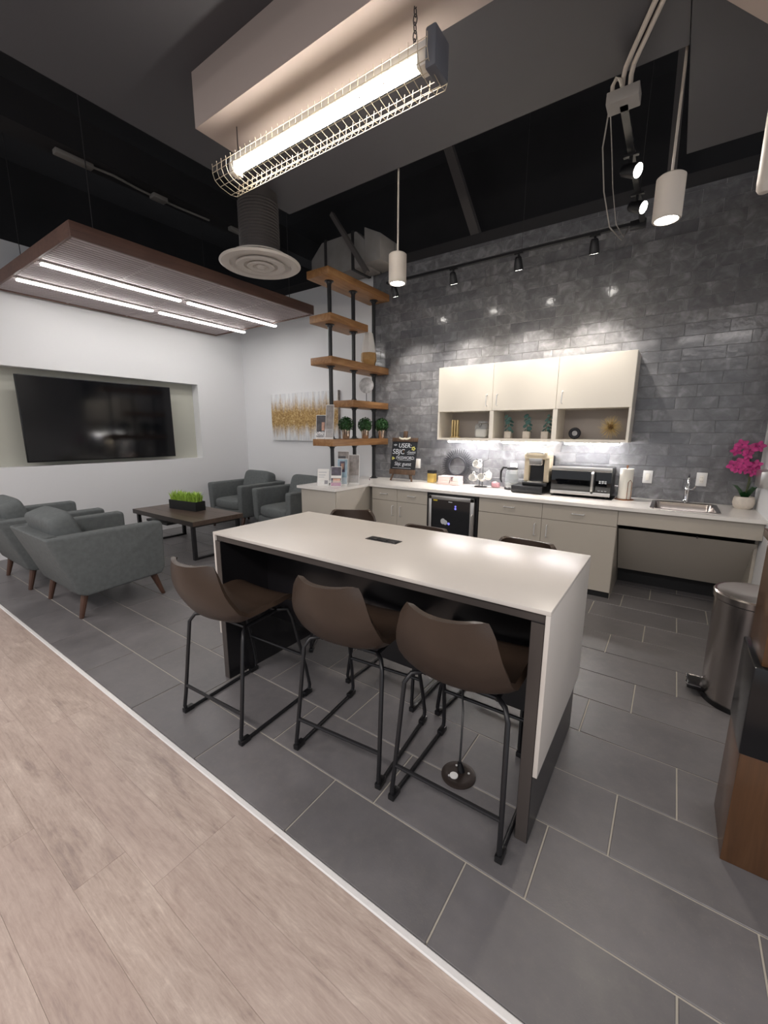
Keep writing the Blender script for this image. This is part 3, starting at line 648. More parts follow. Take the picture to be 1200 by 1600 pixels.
mug((-1.335, -.13, .978), (R(55), R(-50), R(30)), 'white mug hanging low at the front of the stand')
mug((-1.282, -.06, .995), (R(-10), R(-70), R(-60)), 'white mug hanging low at the back of the stand')
# pink tea bag pouch
o = thing('tea_pouch', 'small pink pouch beside the glass kettle', 'pouch', (-1.20, -.03, ZC))
MB().ball((-.015, 0, .034), .034, .026, .034, 14, 10, .6).build('pouch_body', 'pink_bag', o); MB().ball((.022, .004, .030), .026, .024, .030, 12, 8, .6).build('pouch_fold', 'pink_bag', o)
MB().ball((.0, -.004, .062), .022, .012, .012, 10, 6).build('pouch_tie', 'paper', o)
# glass kettle
o = thing('glass_kettle', 'glass electric kettle with black handle beside the coffee maker', 'kettle', (-1.005, -.07, ZC))
MB().lathe([(.075, 0), (.078, .01), (.078, .022), (.07, .03)], n=28).build('base', 'black_plastic', o)
MB().lathe([(.072, .03), (.078, .06), (.074, .15), (.060, .225), (.058, .225), (.071, .15), (.075, .06), (.070, .034)], n=28).build('glass_jug', 'glass', o)
MB().lathe([(.071, .03), (.0715, .075)], n=28).build('steel_band', 'steel', o)
MB().lathe([(.062, .225), (.062, .24), (.03, .25), (0, .252)], n=24).build('lid', 'black_plastic', o)
MB().tube([(-.05, -.01, .240), (-.095, -.02, .243), (-.118, -.025, .20), (-.118, -.025, .11), (-.105, -.022, .075)], [.010, .012, .012, .011, .008], 8).build('handle', 'black_plastic', o)
# coffee maker
dr = thing('pod_drawer', 'low black coffee pod drawer under the coffee maker', 'drawer', (-.772, -.14, ZC))
box('case', 'black_plastic', dr, -.160, .160, -.17, .17, .006, .078, bevel=.005); box('drawer_front', 'black_metal', dr, -.150, .150, -.176, -.17, .014, .070, bevel=.003)
MB().cyl((0, -.176, .042), (0, -.186, .042), .006).build('knob', 'black_plastic', dr)
for x in (-.14, .14): box('foot', 'black_plastic', dr, x-.012, x+.012, -.15, -.12, 0, .006)
o = thing('coffee_maker', 'champagne and black single-cup coffee maker', 'coffee maker', (-.715, -.12, ZC+.0785))
box('base', 'black_plastic', o, -.125, .125, -.12, .15, 0, .035, bevel=.008)
for s_ in (-1, 1): MB().prism([(s_*.075, .035), (s_*.13, .035), (s_*.128, .30), (s_*.115, .335), (s_*.07, .335)], 1, -.06, .10).build('side_pillar', 'champagne', o, bevel=.012)
box('rear_tank', 'black_glass', o, -.115, .135, .09, .17, .03, .31, bevel=.012)
MB().ball((0, .0, .315), .132, .13, .045, 28, 12, .45).build('brew_head', 'champagne', o)
MB().prism([(-.062, .215), (.062, .215), (.07, .31), (-.07, .31)], 1, -.125, -.02).build('pod_spout', 'steel', o, bevel=.008)
MB().tube([(-.085, -.10, .325), (-.075, -.135, .345), (0, -.148, .352), (.075, -.135, .345), (.085, -.10, .325)], .009, 8).build('handle', 'satin', o)
box('cup_recess', 'black_plastic', o, -.075, .075, -.02, .0, .04, .22)
MB().lathe([(.07, 0), (.07, .008), (.06, .010), (0, .010)], (0, -.075, .035), 24, 1.2, .8).build('drip_tray', 'steel', o)
# microwave on black mat
tag(box('counter_mat', 'black_plastic', None, -.535, .02, -.275, .05, ZC, ZC+.004), 'thin black mat under the microwave', 'mat')
o = thing('microwave', 'stainless steel microwave with black door on the counter', 'microwave', (-.276, -.235, ZC+.0045))
for x in (-.24, .24):
    for y in (.02, .28): MB().cyl((x, y, 0), (x, y, .016), .012).build('foot', 'black_plastic', o)
box('case', 'black_plastic', o, -.271, .271, .012, .30, .016, .292, bevel=.004)
box('top_trim', 'steel', o, -.272, .272, -.004, .014, .252, .293, bevel=.003); box('bottom_trim', 'steel', o, -.272, .272, -.004, .014, .014, .052, bevel=.003)
box('door_glass', 'black_glass', o, -.270, .13, -.002, .012, .052, .252, bevel=.002); box('control_panel', 'black_glass', o, .132, .270, -.002, .012, .052, .252, bevel=.002)
MB().tube([(.112, -.002, .252), (.112, -.03, .235), (.112, -.034, .15), (.112, -.03, .065), (.112, -.002, .048)], .012, 8).build('handle', 'steel', o)
for r_ in range(2): 
    for c_ in range(3): box('button', 'print_grey', o, .168+.024*c_, .186+.024*c_, -.0032, -.002, .142+.016*r_, .153+.016*r_)
for c_ in range(3): box('button', 'print_grey', o, .165+.028*c_, .183+.028*c_, -.0032, -.002, .068, .073)
# paper towel
o = thing('paper_towel_holder', 'paper towel roll on a copper wire stand right of the microwave', 'paper towel', (.108, -.13, ZC))
cop = mat('copper', '#8a5a3c', .35, .8)
MB().lathe([(.082, 0), (.082, .006), (.07, .010), (0, .010)], n=28).build('base', cop, o)
MB().lathe([(.0, .011), (.058, .011), (.058, .295), (.018, .295), (.018, .20), (0, .20)], n=32).build('roll', 'towel', o)
MB().cyl((0, 0, .01), (0, 0, .315), .006).build('post', cop, o); MB().ball((0, 0, .318), .01).build('finial', cop, o)
MB().tube([(.025, -.062, .01), (.025, -.064, .17), (.04, -.063, .195), (.055, -.06, .17), (.055, -.055, .01)], .003, 6).build('tension_arm', cop, o)
# wall plates
def plate(name, x, z, label, kind):
    t = thing(name, label, 'outlet' if kind else 'switch', (x, YW-.0048, z), 0)
    box('plate', 'white_plastic', t, -.040, .040, -.006, 0, -.062, .062, bevel=.003)
    box('insert', 'cream_wire', t, -.017, .017, -.010, -.006, -.034, .034, bevel=.002)
    if kind == 2:
        for zz in (-.016, .016):
            for xx in (-.006, .006): box('slot', 'black_plastic', t, xx-.001, xx+.001, -.0104, -.0098, zz-.004, zz+.004)
plate('light_switch', -2.305, 1.085, 'white switch plate on the tiles behind the chalkboard', 0)
plate('wall_outlet', -1.035, 1.085, 'white outlet plate on the tiles behind the glass kettle', 1)
plate('light_switch', .270, 1.075, 'white switch plate on the tiles beside the paper towel', 0)
plate('wall_outlet', .687, 1.078, 'white outlet plate on the tiles right of the faucet', 2)
# orchid
o = thing('potted_orchid', 'pink orchid in a round cream pot at the counter end', 'plant', (.985, -.085, ZC))
MB().lathe([(.05, 0), (.066, .015), (.075, .05), (.072, .085), (.064, .104), (.058, .104), (.056, .09), (0, .088)], n=28).build('pot', 'stone_pot', o)
MB().lathe([(.0, .0885), (.057, .0885), (.05, .095), (0, .097)], n=16).build('moss', 'soil', o)
def leafblade(pts, w, m, parent, name='leaf'):
    q = MB(); pts = [Vector(p_) for p_ in pts]; n_ = len(pts)-1; vs = []; side = Vector((-(pts[-1]-pts[0]).y, (pts[-1]-pts[0]).x, 0)).normalized() if (pts[-1]-pts[0]).xy.length > 1e-4 else Vector((1, 0, 0))
    for i, p_ in enumerate(pts): ww = w*math.sin(PI*(.12+.88*i/n_))**.7; vs += [p_-side*ww, p_-Vector((0, 0, ww*.3)), p_+side*ww]
    q.add(vs, [(3*i+j, 3*i+j+1, 3*i+j+4, 3*i+j+3) for i in range(n_) for j in range(2)]); return q.build(name, m, parent, solid=.0015)
leafblade([(-.01, 0, .09), (-.04, -.03, .16), (-.075, -.05, .20), (-.10, -.06, .205)], .024, 'orchid_leaf', o)
leafblade([(.01, 0, .09), (.03, -.03, .16), (.05, -.06, .20), (.05, -.09, .19)], .024, 'orchid_leaf', o)
leafblade([(.0, .01, .09), (.015, .01, .17), (.03, .01, .24)], .02, 'orchid_leaf', o)
leafblade([(-.005, -.01, .09), (-.02, -.04, .14), (-.01, -.08, .155)], .022, 'orchid_leaf', o)
MB().tube([(0, 0, .09), (.01, 0, .24), (-.005, 0, .40), (-.04, -.01, .50), (-.09, -.02, .545)], .0035, 6).build('stem', 'stem', o)
MB().tube([(.005, .01, .09), (.02, .01, .22), (.01, -.01, .34), (-.05, -.03, .39), (-.11, -.04, .37)], .003, 6).build('stem', 'stem', o)
rnd = random.Random(11)
for (x, y, z, s_) in ((-.075, -.03, .535, .050), (-.02, -.04, .50, .052), (.035, -.03, .525, .046), (-.105, -.04, .485, .042), (-.03, -.06, .455, .040),
                     (-.11, -.05, .365, .052), (-.05, -.06, .385, .058), (.0, -.05, .355, .046), (.035, -.04, .375, .044), (-.075, -.07, .335, .040), (.02, -.06, .315, .038), (-.02, -.07, .33, .036)):
    m_ = MB(); n_ = Vector((rnd.uniform(-.5, .1), -1, rnd.uniform(-.1, .4))).normalized(); u = n_.orthogonal().normalized(); v = n_.cross(u); c_ = Vector((x, y, z)); a0 = rnd.random()*6
    for q in range(5):
        a = a0+q*1.2566; d_ = u*math.cos(a)+v*math.sin(a); w_ = n_.cross(d_)
        m_.add([c_, c_+d_*s_*.5+w_*s_*.42+n_*.006, c_+d_*s_+w_*s_*.15-n_*.004, c_+d_*s_-w_*s_*.15-n_*.004, c_+d_*s_*.5-w_*s_*.42+n_*.006], [(0, 1, 2), (0, 2, 3), (0, 3, 4)])
    fl_ = m_.build('flower', 'pink', o, solid=.0012); MB().ball(c_+n_*.008, .007).build('flower_lip', 'magenta', fl_)
# towel dispenser on the side wall
o = thing('towel_dispenser', 'small steel dispenser mounted on the white side wall', 'dispenser', (XR, -.34, 1.08))
MB().prism([(-.055, 0), (0, 0), (0, .135), (-.055, .125)], 1, -.12, .12).build('case', 'steel', o, bevel=.004); box('slot', 'black_plastic', o, -.05, -.01, -.09, .09, -.001, .001)

# ================================================================== PIPE SHELVES
PSX = -2.925
sh = thing('pipe_shelving', 'open shelving of wood boards on black pipe posts above the peninsula', 'shelf', (PSX, 0, 0))
levels = [(3.145, -1.085, YW-.002), (2.69, -1.06, -.38), (2.24, -1.06, YW-.012), (1.79, -.68, YW-.012), (1.325, -1.06, YW-.012)]
for z, y0, y1 in levels: box('shelf_board', 'shelf_wood', sh, -.175, .145, y0, y1, z, z+.08, bevel=.004)
posts = [-.912, -.488, -.07]
for y in posts:
    zs = sorted([ZC]+[v for z, a, b in levels if a < y < b for v in (z, z+.08)])
    for i in range(0, len(zs)-1, 2):
        a, b = zs[i], zs[i+1]
        ps = MB().cyl((0, y, a), (0, y, b), .0235, n=16).build('pipe_post', 'black_metal', sh)
        for zz, s_ in ((a, 1), (b, -1)):
            MB().lathe([(.052, 0), (.052, s_*.008), (.032, s_*.012), (.030, s_*.03), (.02, s_*.03)], (0, y, zz), 20).build('pipe_flange', 'black_metal', ps)
# shelf decor
S3, S4, S5 = 2.3202, 1.8702, 1.4052
o = thing('faceted_vase', 'white and gold faceted vase on the third shelf', 'vase', (-2.90, -.21, S3))
MB().lathe([(.07, 0), (.102, .075), (.098, .16)], n=7).build('gold_base', 'wood_tan', o, flat=True)
MB().lathe([(.098, .16), (.085, .26), (.055, .40), (.045, .405), (.04, .38)], n=7).build('white_top', 'marble', o, flat=True)
o = thing('agate_disc', 'pale round agate disc on a thin stand', 'ornament', (-2.872, -.30, S4))
box('base', 'black_metal', o, -.035, .035, -.025, .025, 0, .01); MB().cyl((0, 0, .01), (0, 0, .12), .004).build('rod', 'black_metal', o)
q = MB()
for i in range(4): pass
q.lathe([(0, -.008), (.03, -.012), (.075, -.010), (.095, -.004), (.097, .004), (.08, .010), (.03, .009), (0, .008)], n=36); q.build('disc', 'agate', o, loc=(0, 0, .205), rot=(PI/2, 0, R(20)))
def topiary(y, label, seed, x=-2.915):
    t = thing('boxwood_topiary', label, 'plant', (x, y, S5), 0, 'boxwood balls in silver pots'); rnd = random.Random(seed)
    MB().lathe([(.040, 0), (.043, .006), (.054, .115), (.050, .115), (.040, .10), (0, .10)], n=24).build('pot', 'silver', t)
    b_ = MB(); b_.ball((0, 0, .175), .075, nu=14, nv=10)
    for i in range(420):
        z = 1-2*(i+.5)/420; a = i*2.39996; r_ = math.sqrt(max(0, 1-z*z)); dv = Vector((r_*math.cos(a), r_*math.sin(a), z)); c_ = Vector((0, 0, .175))+dv*rnd.uniform(.078, .097)
        n_ = (dv+Vector((rnd.uniform(-.8, .8), rnd.uniform(-.8, .8), rnd.uniform(-.8, .8)))).normalized(); u = n_.orthogonal().normalized()*.0125; v = n_.cross(u)*.75
        b_.add([c_-u, c_+v, c_+u, c_-v], [(0, 1, 2, 3)])
    tag(b_.build('foliage', 'leaf', t, flat=True), None, kind='stuff')
topiary(-.665, 'boxwood ball in silver pot left of the middle pipe post', 1); topiary(-.275, 'boxwood ball in silver pot between the two rear pipe posts', 2); topiary(-.022, 'boxwood ball in silver pot next to the tile wall', 3, -2.83)
def leaflet(name, label, loc, rz, w, h, m, tilt=12, extra=None):
    t = thing(name, label, 'brochure', loc, rz); b_ = thing('card', None, None); b_.parent = t; b_.rotation_euler = (R(-tilt), 0, 0)
    box('page', 'paper', b_, -w/2, w/2, 0, .004, 0, h); box('print', m, b_, -w/2+.004, w/2-.004, -.0006, 0, .02, h-.006)
    for i, (x0, x1, z0, z1, mm_) in enumerate(extra or ()): box('print_block', mm_, b_, x0*w, x1*w, -.0012, -.0006, z0*h, z1*h)
    st = MB(); st.box(-w/2-.004, w/2+.004, .006, .008, 0, h*.9).box(-w/2-.004, w/2+.004, -.012, -.010, 0, h*.3).box(-w/2-.004, w/2+.004, -.012, .008, 0, .002)
    st.build('acrylic_holder', 'acrylic', b_); MB().prism([(0.008, 0), (.045, 0), (.045, .003), (.011, .003)], 0, -w/2, w/2).build('holder_foot', 'acrylic', t)
    return t
leaflet('brochure', 'dark photo brochure standing at the near end of the lowest shelf', (-3.0, -1.015, S5), R(30), .135, .285, 'photo_dark', 10, [(.0, .25, .35, .7, 'skin')])
leaflet('brochure', 'tall grey brochure standing beside the front pipe post', (-2.885, -1.01, S5), R(20), .10, .40, 'photo_grey', 8)
leaflet('brochure', 'white printed leaflet standing at the peninsula end', (-2.905, -1.11, ZC), R(32), .135, .20, 'paper', 14, [(-.4, .3, .78, .82, 'print_grey'), (-.4, .2, .62, .66, 'print_grey'), (-.4, .1, .5, .53, 'print_grey'), (.12, .42, .1, .32, 'photo_plum')])
leaflet('brochure', 'plum printed leaflet in front of the brochure stack', (-2.735, -1.075, ZC), R(28), .125, .235, 'photo_plum', 14, [(-.48, .48, .03, .2, 'magenta'), (-.48, .48, .42, .55, 'paper'), (-.3, .4, .2, .4, 'skin')])
leaflet('brochure', 'portrait brochure with blue cover behind the plum leaflet', (-2.735, -.965, ZC), R(28), .125, .32, 'photo_blue', 10, [(-.25, .25, .5, .9, 'photo_plum'), (-.12, .15, .6, .82, 'skin')])
leaflet('brochure', 'tallest portrait brochure at the back of the stack', (-2.81, -.86, ZC), R(28), .14, .40, 'photo_grey', 8, [(-.45, .2, .5, .85, 'photo_dark'), (-.4, .05, .55, .78, 'skin')])
leaflet('brochure', 'taupe brochure leaning beside the middle pipe post', (-2.70, -.79, ZC), R(28), .13, .36, 'photo_grey', 10)
tag(MB().cyl((-2.80, -.33, ZC+.005), (-2.90, -.20, ZC+.005), .005, n=8).build('pen', 'ribbon'), 'dark red pen lying on the peninsula by the middle post', 'pen')

# ================================================================== LOUNGE
AC = thing('armchair', 'grey fabric armchair in the foreground seen from its right side', 'armchair', (-3.672, -3.268, 0), 0, 'grey lounge armchairs')
side = [(-.43, .70), (.425, .70), (.432, .66), (.430, .27), (.395, .215), (-.20, .185), (-.255, .215)]
for s_ in (-1, 1):
    x0, x1 = sorted((s_*.43, s_*.315)); m_ = MB()
    n_ = len(side); out = [(s_*(.43 if z > .5 else .405), y, z) for y, z in side]; inn = [(s_*.315, y, z) for y, z in side]
    m_.add(out+inn, [tuple(range(n_)), tuple(range(2*n_-1, n_-1, -1))]+[(i, i+n_, (i+1) % n_+n_, (i+1) % n_) for i in range(n_)])
    m_.build('arm', 'fabric', AC, bevel=.022, seg=3)
MB().prism([(-.43, .70), (-.315, .70), (-.22, .40), (-.16, .20), (-.255, .205)], 0, -.40, .40).build('back_frame', 'fabric', AC, bevel=.02, seg=3)
box('seat_base', 'fabric', AC, -.33, .33, -.22, .415, .20, .32, bevel=.02)
MB().ball((0, .10, .385), .325, .335, .085, 32, 14, .38).build('seat_cushion', 'fabric', AC)
bc = MB().ball((0, 0, 0), .305, .10, .225, 36, 18, .32).build('back_cushion', 'fabric', AC, loc=(0, -.215, .635), rot=(R(18), 0, 0))
for i in range(3):
    for j in range(2): MB().ball((-.15+.15*i, .093, -.05+.13*j), .012, .006, .012, 10, 6).build('button', 'fabric', bc)
for sx in (-1, 1):
    for (yt, yb) in ((-.19, -.245), (.34, .415)):
        MB().tube([(sx*.335, yt, .225), (sx*.345, yb, 0)], [.030, .017], 10).build('leg', 'leg_wood', AC)
GA = 'grey lounge armchairs'
dup(AC, (-4.775, -3.30, 0), 0, 'grey fabric armchair cut by the left edge of the picture', GA)
dup(AC, (-5.115, -.520, 0), PI, 'grey fabric armchair in the corner under the gold painting', GA)
dup(AC, (-3.965, -.575, 0), PI-R(3.5), 'grey fabric armchair by the brochure peninsula', GA)
ta = thing('coffee_table', 'low rectangular coffee table with dark wood top and black metal legs', 'table', (-4.668, -1.815, 0))
for i in range(4): box('top_plank', 'table_wood', ta, -.712, .712, -.34+.17*i+.0004, -.34+.17*(i+1)-.0004, .415, .47, bevel=.0015, seg=1)
box('top_edge', mat('table_edge', '#2d2623', .4), ta, -.714, .714, -.342, -.3402, .414, .470)
for s_ in (-1, 1):
    x = s_*.645
    for y in (-.30, .30): box('leg', 'black_metal', ta, x-.02, x+.02, y-.02, y+.02, .0, .415)
    box('leg_foot_bar', 'black_metal', ta, x-.02, x+.02, -.28, .28, 0, .025); box('leg_top_bar', 'black_metal', ta, x-.02, x+.02, -.28, .28, .39, .415)
box('under_shelf', 'black_metal', ta, -.625, -.10, -.22, .26, .30, .33)
pl = thing('grass_planter', 'black planter box of bright green grass on the coffee table', 'plant', (-4.785, -1.735, .4702), R(7))
m_ = MB(); m_.box(-.265, .265, -.075, .075, 0, .012).box(-.265, .265, -.075, -.065, .012, .12).box(-.265, .265, .065, .075, .012, .12).box(-.265, -.255, -.065, .065, .012, .12).box(.255, .265, -.065, .065, .012, .12)
m_.build('planter_box', 'planter', pl); box('soil', 'soil', pl, -.255, .255, -.065, .065, .012, .10)
gm = MB(); rnd = random.Random(3)
for i in range(520):
    x, y = rnd.uniform(-.245, .245), rnd.uniform(-.06, .06); a = rnd.random()*2*PI; L = rnd.uniform(.07, .18); ln = rnd.uniform(.02, .11); w_ = rnd.uniform(.003, .0075)
    p0 = Vector((x, y, .10)); dv = Vector((math.cos(a), math.sin(a), 0)); sd = Vector((-dv.y, dv.x, 0))*w_
    p1 = p0+dv*ln*.4+Vector((0, 0, L*.65)); p2 = p0+dv*ln+Vector((0, 0, L*(.95-ln*2)))
    gm.add([p0-sd, p0+sd, p1+sd, p1-sd, p2], [(0, 1, 2, 3), (3, 2, 4)])
tag(gm.build('grass', 'grass', pl, flat=True), None, kind='stuff')
# television in the niche
tv = thing('television', 'large black flat screen television in the wall niche', 'television', (XL+.01, -2.157, 1.112))
box('back_case', 'black_plastic', tv, -.06, -.015, -.80, .80, .06, .95); box('bezel', 'black_plastic', tv, -.02, .008, -.899, .899, 0, 1.018, bevel=.004); box('screen', 'screen', tv, .008, .0095, -.889, .889, .014, 1.008)
box('wall_mount', 'steel_dark', tv, -.168, -.06, -.25, .25, .30, .70)
# painting
pa = thing('abstract_painting', 'white canvas with gold vertical brushwork on the rear wall', 'painting', (-4.38, YW, 1.718))
box('canvas', 'painting', pa, -.73, .73, -.045, -.001, -.37, .37, bevel=.002)
box('frame_edge', 'photo_grey', pa, .7302, .736, -.045, -.001, -.37, .37)

# ================================================================== SLATTED CANOPY AND ITS LIGHTS
CZ = 2.99
ca = thing('slatted_canopy', 'hanging brown wood slat canopy over the lounge', 'canopy', (-4.70, -1.795, CZ)); cx0, cx1, cy0, cy1 = -1.06, 1.06, -1.345, 1.345
box('fascia', 'canopy_wood', ca, cx1, cx1+.025, cy0, cy1, -.0, .115, bevel=.002); box('fascia', 'canopy_wood', ca, cx0-.025, cx0, cy0, cy1, 0, .115, bevel=.002)
box('end_fascia', 'canopy_wood', ca, cx0, cx1, cy0-.0, cy0+.02, .0, .115); box('end_fascia', 'canopy_wood', ca, cx0, cx1, cy1-.02, cy1, .0, .115)
box('backer', mat('canopy_backer', '#2e2624', .8), ca, cx0, cx1, cy0+.02, cy1-.02, .06, .07)
NS = 40; smesh = MB().box(-.019, .019, -.32, .32, .008, .04).mesh('slat', bevel=.002, seg=1)
gaps = [-.995, -.335, .335, .995]
for i in range(NS):
    x = cx0+.02+(cx1-cx0-.04)*(i+.5)/NS
    for y in gaps:
        put('slat', smesh, 'glow_slat_wood', ca, (x, y, 0))
for y in (-.665, 0, .665): box('cross_batten', 'glow_slat_wood', ca, cx0, cx1, y-.01, y+.01, .009, .045)
for x in (-.9, .9):
    for y in (-1.1, 1.1): MB().cyl((x, y, .07), (x, y, ZD-CZ), .004, n=6).build('hanger', 'steel_dark', ca)
for x, y0, y1, lab in ((-4.435, -3.10, -1.79, 'glowing near LED bar on the canopy side away from the television'), (-4.435, -1.71, -.385, 'glowing far LED bar on the canopy side away from the television'),
                       (-5.125, -3.10, -1.765, 'glowing near LED bar on the canopy side by the television wall'), (-5.125, -1.69, -.40, 'glowing far LED bar on the canopy side by the television wall')):
    t = thing('linear_light', lab, 'light', (x, (y0+y1)/2, CZ), 0, 'LED bars under the canopy'); h_ = (y1-y0)/2
    box('housing', 'lamp_white', t, -.03, .03, -h_, h_, -.012, -.0005); box('diffuser', 'led', t, -.027, .027, -h_+.006, h_-.006, -.028, -.012, bevel=.005)

# ================================================================== CEILING FIXTURES
lp = thing('caged_tube_light', 'bright hanging tube light inside a wire guard', 'light', (-1.06, -3.065, 2.86)); HL = .60
box('channel', 'lamp_white', lp, -HL, HL, -.022, .022, .022, .055, bevel=.004)
MB().cyl((-.555, 0, 0), (.555, 0, 0), .022, n=16).build('tube', 'tube_warm', lp)
for s_ in (-1, 1): box('lamp_holder', 'lamp_white', lp, s_*.575-.02, s_*.575+.02, -.03, .03, -.03, .03, bevel=.004)
box('end_box', mat('end_box_grey', '#55565c', .6), lp, HL, HL+.045, -.045, .065, -.06, .07, bevel=.008)
sec = [(-.062, .022), (-.064, -.008), (-.052, -.038), (-.022, -.056), (.045, -.068), (.085, -.060), (.100, -.030), (.102, .0)]
for i in range(34):
    x = -HL-.09+i*(2*HL+.11)/33; y_, z_ = 0, 0
    MB().tube([(x, a, b) for a, b in [(-.064, .036)]+sec+[(.104, .014)]], 0.0015, 4).build('guard_hoop', 'wire', lp)
for a, b in sec: MB().tube([(-HL-.09, a, b), (HL+.02, a, b)], 0.0015, 4).build('guard_wire', 'wire', lp)
for (x, z_) in ((-HL+.05, .055),): MB().cyl((x, 0, z_), (x, 0, .30), .0025, n=6).build('hanger_wire', 'steel_dark', lp)
ch = MB()
for i in range(7): ch.tube([(HL-.07+(.008*math.cos(q) if i % 2 else 0), (0 if i % 2 else .008*math.cos(q)), .075+.026*i+.018*math.sin(q)) for q in [2*PI*j/10 for j in range(10)]], .0022, 5, True)
ch.build('chain', 'steel_dark', lp)
def pendant(x, y, z, label, r=.066, h=.205, power=26):
    t = thing('pendant_light', label, 'light', (x, y, z), 0, 'white cylinder pendants')
    MB().lathe([(r-.012, .012), (r-.012, .0), (r-.004, 0), (r, .006), (r, h-.008), (r-.01, h), (.02, h+.002), (.012, h+.02), (0, h+.02)], n=32).build('shade', 'pendant', t)
    MB().lathe([(0, .010), (r-.012, .010), (r-.012, .013), (0, .013)], n=24).build('lens', 'bulb', t)
    MB().cyl((0, 0, h+.01), (0, 0, ZD-z), .0065, n=8).build('rod', 'pendant', t)
    spot(t, (0, 0, -.004), (0, 0, -2), power, 115, .8, (1, .90, .78), .05)
pendant(-1.395, -1.85, 2.585, 'white cylinder pendant light hanging in front of the shelves')
pendant(.282, -1.85, 2.583, 'white cylinder pendant light hanging at the upper right')
t = thing('hanging_tube', 'white tube hanging at the right picture edge', 'pipe', (.66, -1.85, 2.60))
MB().lathe([(0, 0), (.02, .004), (.03, .02), (.032, .05), (.032, .55)], n=20).build('tube_body', 'pendant', t); MB().cyl((0, 0, .55), (0, 0, .69), .012, n=10).build('stem', 'pendant', t)
# air diffuser
df = thing('air_diffuser', 'large round pale air diffuser hanging from a spiral duct', 'air vent', (-2.435, -2.265, 2.795))
MB().lathe([(.235, .012), (.24, .0), (.30, -.002), (.315, .008), (.31, .016), (.245, .03)], n=48).build('outer_ring', 'diff', df)
MB().lathe([(.128, .006), (.132, -.006), (.182, -.010), (.192, -.002), (.188, .006), (.14, .02)], n=40).build('middle_ring', 'diff', df)
MB().lathe([(.060, .002), (.064, -.010), (.098, -.014), (.106, -.006), (.10, .002), (.07, .014)], n=32).build('inner_ring', 'diff', df)
MB().lathe([(0, -.018), (.030, -.015), (.040, -.006), (.03, .01), (0, .012)], n=24).build('center_cone', 'diff', df)
MB().lathe([(.0, .05), (.23, .05), (.23, .054), (0, .054)], n=32).build('plenum', mat('plenum_grey', '#4b4846', .7), df)
MB().lathe([(.235, .05), (.22, .065), (.16, .07), (.155, .09)], n=40).build('neck', 'diff', df)
pr_ = []
for i in range(16): z = .09+i*.022; pr_ += [(.150, z), (.156, z+.006), (.156, z+.012), (.150, z+.018)]
MB().lathe(pr_+[(.15, ZD-2.795)], n=32).build('duct_pipe', mat('dark_duct', '#34302f', .6), df)
for q in (0, 2.09, 4.19): MB().tube([(.04*math.cos(q), .04*math.sin(q), .02), (.22*math.cos(q), .22*math.sin(q), .055)], .006, 5).build('strut', 'diff', df)
box('damper_lever', 'diff', df, -.04, .04, .05, .07, .045, .075)
# track lights: an L of black track
tr = thing('light_track', 'black L-shaped ceiling track along the tiled wall', 'track', (0, -.53, 3.115))
box('track_bar', 'black_metal', tr, -2.40, .06, -.018, .018, 0, .022); box('track_bar', 'black_metal', tr, .028, .064, -1.45, -.018, 0, .022)
box('end_feed', 'black_metal', tr, -.04, .07, -.022, .022, -.03, .03, bevel=.003)
box('power_box', 'duct', tr, -.03, .115, -1.50, -1.40, .0, .055, bevel=.004)
for x, y in ((-2.3, 0), (-.9, 0), (.046, -.4)): MB().cyl((x, y, .02), (x, y, ZD-3.115), .002, n=6).build('suspension_wire', 'steel_dark', tr)
for x in (.03, .065): MB().tube([(x, -1.44, .05), (x, -1.44, .13), (x+.01, -1.46, .160), (x+.04, -1.52, .170), (x+.14, -1.74, .170), (x+.45, -2.35, .170)], .011, 10).build('conduit', 'pendant', tr)
MB().tube([(-.01, -1.46, .05), (-.012, -1.46, .10), (.0, -1.455, .13), (.02, -1.45, .12), (.03, -1.445, .09)], .010, 8).build('conduit_elbow', 'pendant', tr)
MB().tube([(-.03, -1.40, .02), (-.07, -1.25, -.05), (-.085, -1.0, -.16), (-.08, -.7, -.25), (-.05, -.3, -.20), (-.04, -.1, -.05)], .004, 6).build('loop_cable', 'cable', tr)
MB().tube([(-.02, -1.40, .01), (-.03, -1.2, -.05), (-.045, -.95, -.13), (-.05, -.65, -.22), (-.04, -.3, -.18), (-.03, -.1, -.04)], .003, 6).build('loop_cable', 'cable', tr)
def track_head(loc, aim, label, power, lit=True):
    t = thing('track_spotlight', label, 'spotlight', loc, 0, 'black spotlights on the track'); d_ = (Vector(aim)-Vector(loc)).normalized()
    MB().cyl((0, 0, 0), (0, 0, -.05), .010, n=10).build('stem', 'black_metal', t); box('adapter', 'black_metal', t, -.04, .04, -.012, .012, -.012, 0)
    c_ = Vector((0, 0, -.085)); a = c_-d_*.055; b = c_+d_*.055
    h_ = MB().tube([a, a+d_*.012, c_, b], [.020, .030, .036, .042], 20).build('head', 'black_metal', t)
    MB().cyl(b-d_*.004, b+d_*.001, .036, n=20).build('lens', 'bulb', h_)
    if power: spot(t, b+d_*.004, b+d_, power, 70, .7, (1, .93, .85), .035)
for x, lab, px in ((-2.30, 'black track spotlight behind the left pendant by the shelves', 65), (-1.585, 'black track spotlight above the left wall cabinet', 85), (-.925, 'black track spotlight above the middle wall cabinet', 85), (-.29, 'black track spotlight above the right wall cabinet', 85)):
    track_head((x, -.53, 3.115), (x-.02, .08, 1.75), lab, px)
track_head((.046, -1.53, 3.115), (1.0, -1.95, 2.65), 'bright angled track spotlight nearest the power box', 16)
track_head((.046, -1.04, 3.115), (1.0, -1.45, 2.65), 'bright angled track spotlight behind the right pendant', 16)
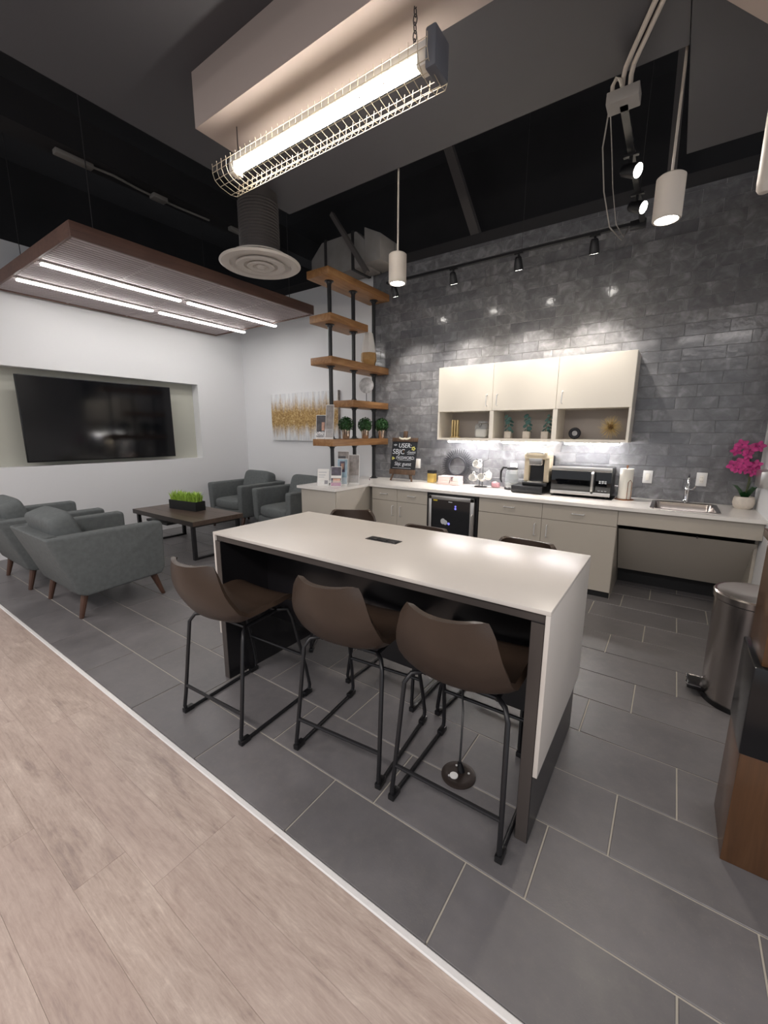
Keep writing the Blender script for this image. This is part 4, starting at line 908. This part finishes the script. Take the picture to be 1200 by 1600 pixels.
# conduit on the beam
cn = thing('ceiling_conduit', 'thin pale conduit with junction pieces along the black ceiling beam', 'conduit', (-4.65, 0, 4.085))
box('raceway', 'conduit', cn, -.04, .04, -2.80, -2.48, -.03, .015, bevel=.008)
MB().tube([(0, -2.48, 0), (.02, -2.3, 0), (-.02, -2.05, 0), (-.03, -1.85, 0), (-.03, -1.6, 0), (.0, -1.2, 0)], .012, 6).build('cable', 'conduit', cn)
box('junction_box', 'conduit', cn, -.06, .04, -1.90, -1.74, -.03, .015, bevel=.006); box('raceway', 'conduit', cn, .02, .09, -.95, -.72, -.03, .015, bevel=.008)

# ================================================================== RIGHT SIDE
# step trash can, D-shaped, pedal to the left
tc_ = thing('trash_can', 'stainless steel step trash can with curved front and lid', 'trash can', (.90, -1.80, 0))
def dshape(rx, ry, z, n=22, xb=.12):
    pts = [(xb, -ry, z)]
    for i in range(n+1): q = R(-90-180*i/n); pts.append((rx*math.cos(q), ry*math.sin(q), z))
    return pts+[(xb, ry, z)]
def dloft(rs):
    m_ = MB(); N_ = len(rs[0]); vs = [p_ for r_ in rs for p_ in r_]
    m_.add(vs, [(i*N_+j, i*N_+(j+1) % N_, (i+1)*N_+(j+1) % N_, (i+1)*N_+j) for i in range(len(rs)-1) for j in range(N_)]+[tuple(range(N_)), tuple(range((len(rs)-1)*N_, len(rs)*N_))]); return m_
dloft([dshape(.170, .182, 0), dshape(.170, .182, .03)]).build('base_ring', 'black_plastic', tc_)
dloft([dshape(.165, .178, .03), dshape(.172, .184, .60)]).build('body', 'can_steel', tc_, smooth=40)
dloft([dshape(.170, .182, .60), dshape(.170, .182, .607)]).build('lid_gap', 'black_plastic', tc_)
dloft([dshape(.180, .192, .607), dshape(.180, .192, .637), dshape(.172, .184, .645), dshape(.158, .170, .645), dshape(.152, .164, .641)]).build('lid', 'can_steel', tc_, smooth=40)
box('pedal', 'black_plastic', tc_, -.235, -.15, -.07, .05, .030, .060, bevel=.010); MB().tube([(-.17, -.072, .060), (-.232, -.070, .060), (-.238, -.06, .060), (-.238, .04, .060), (-.232, .05, .060), (-.17, .052, .060)], .004, 6).build('pedal_trim', 'chrome', tc_)
# wood and black end of the desk
dk = thing('reception_desk', 'brown wood desk end with a glossy black band at the right edge', 'desk', (.748, -2.985, 0))
box('lower_block', 'desk_wood', dk, .0, 1.2, 0, .27, 0, .434, bevel=.003); box('upper_block', 'desk_wood', dk, .012, 1.2, .012, .262, .753, 1.13, bevel=.003)
box('black_band', mat('gloss_black', '#0d0d10', .22), dk, -.006, 1.2, -.006, .255, .434, .753, bevel=.006)
box('desk_top', 'desk_wood', dk, .0, 1.25, -.01, .28, 1.13, 1.16, bevel=.003)
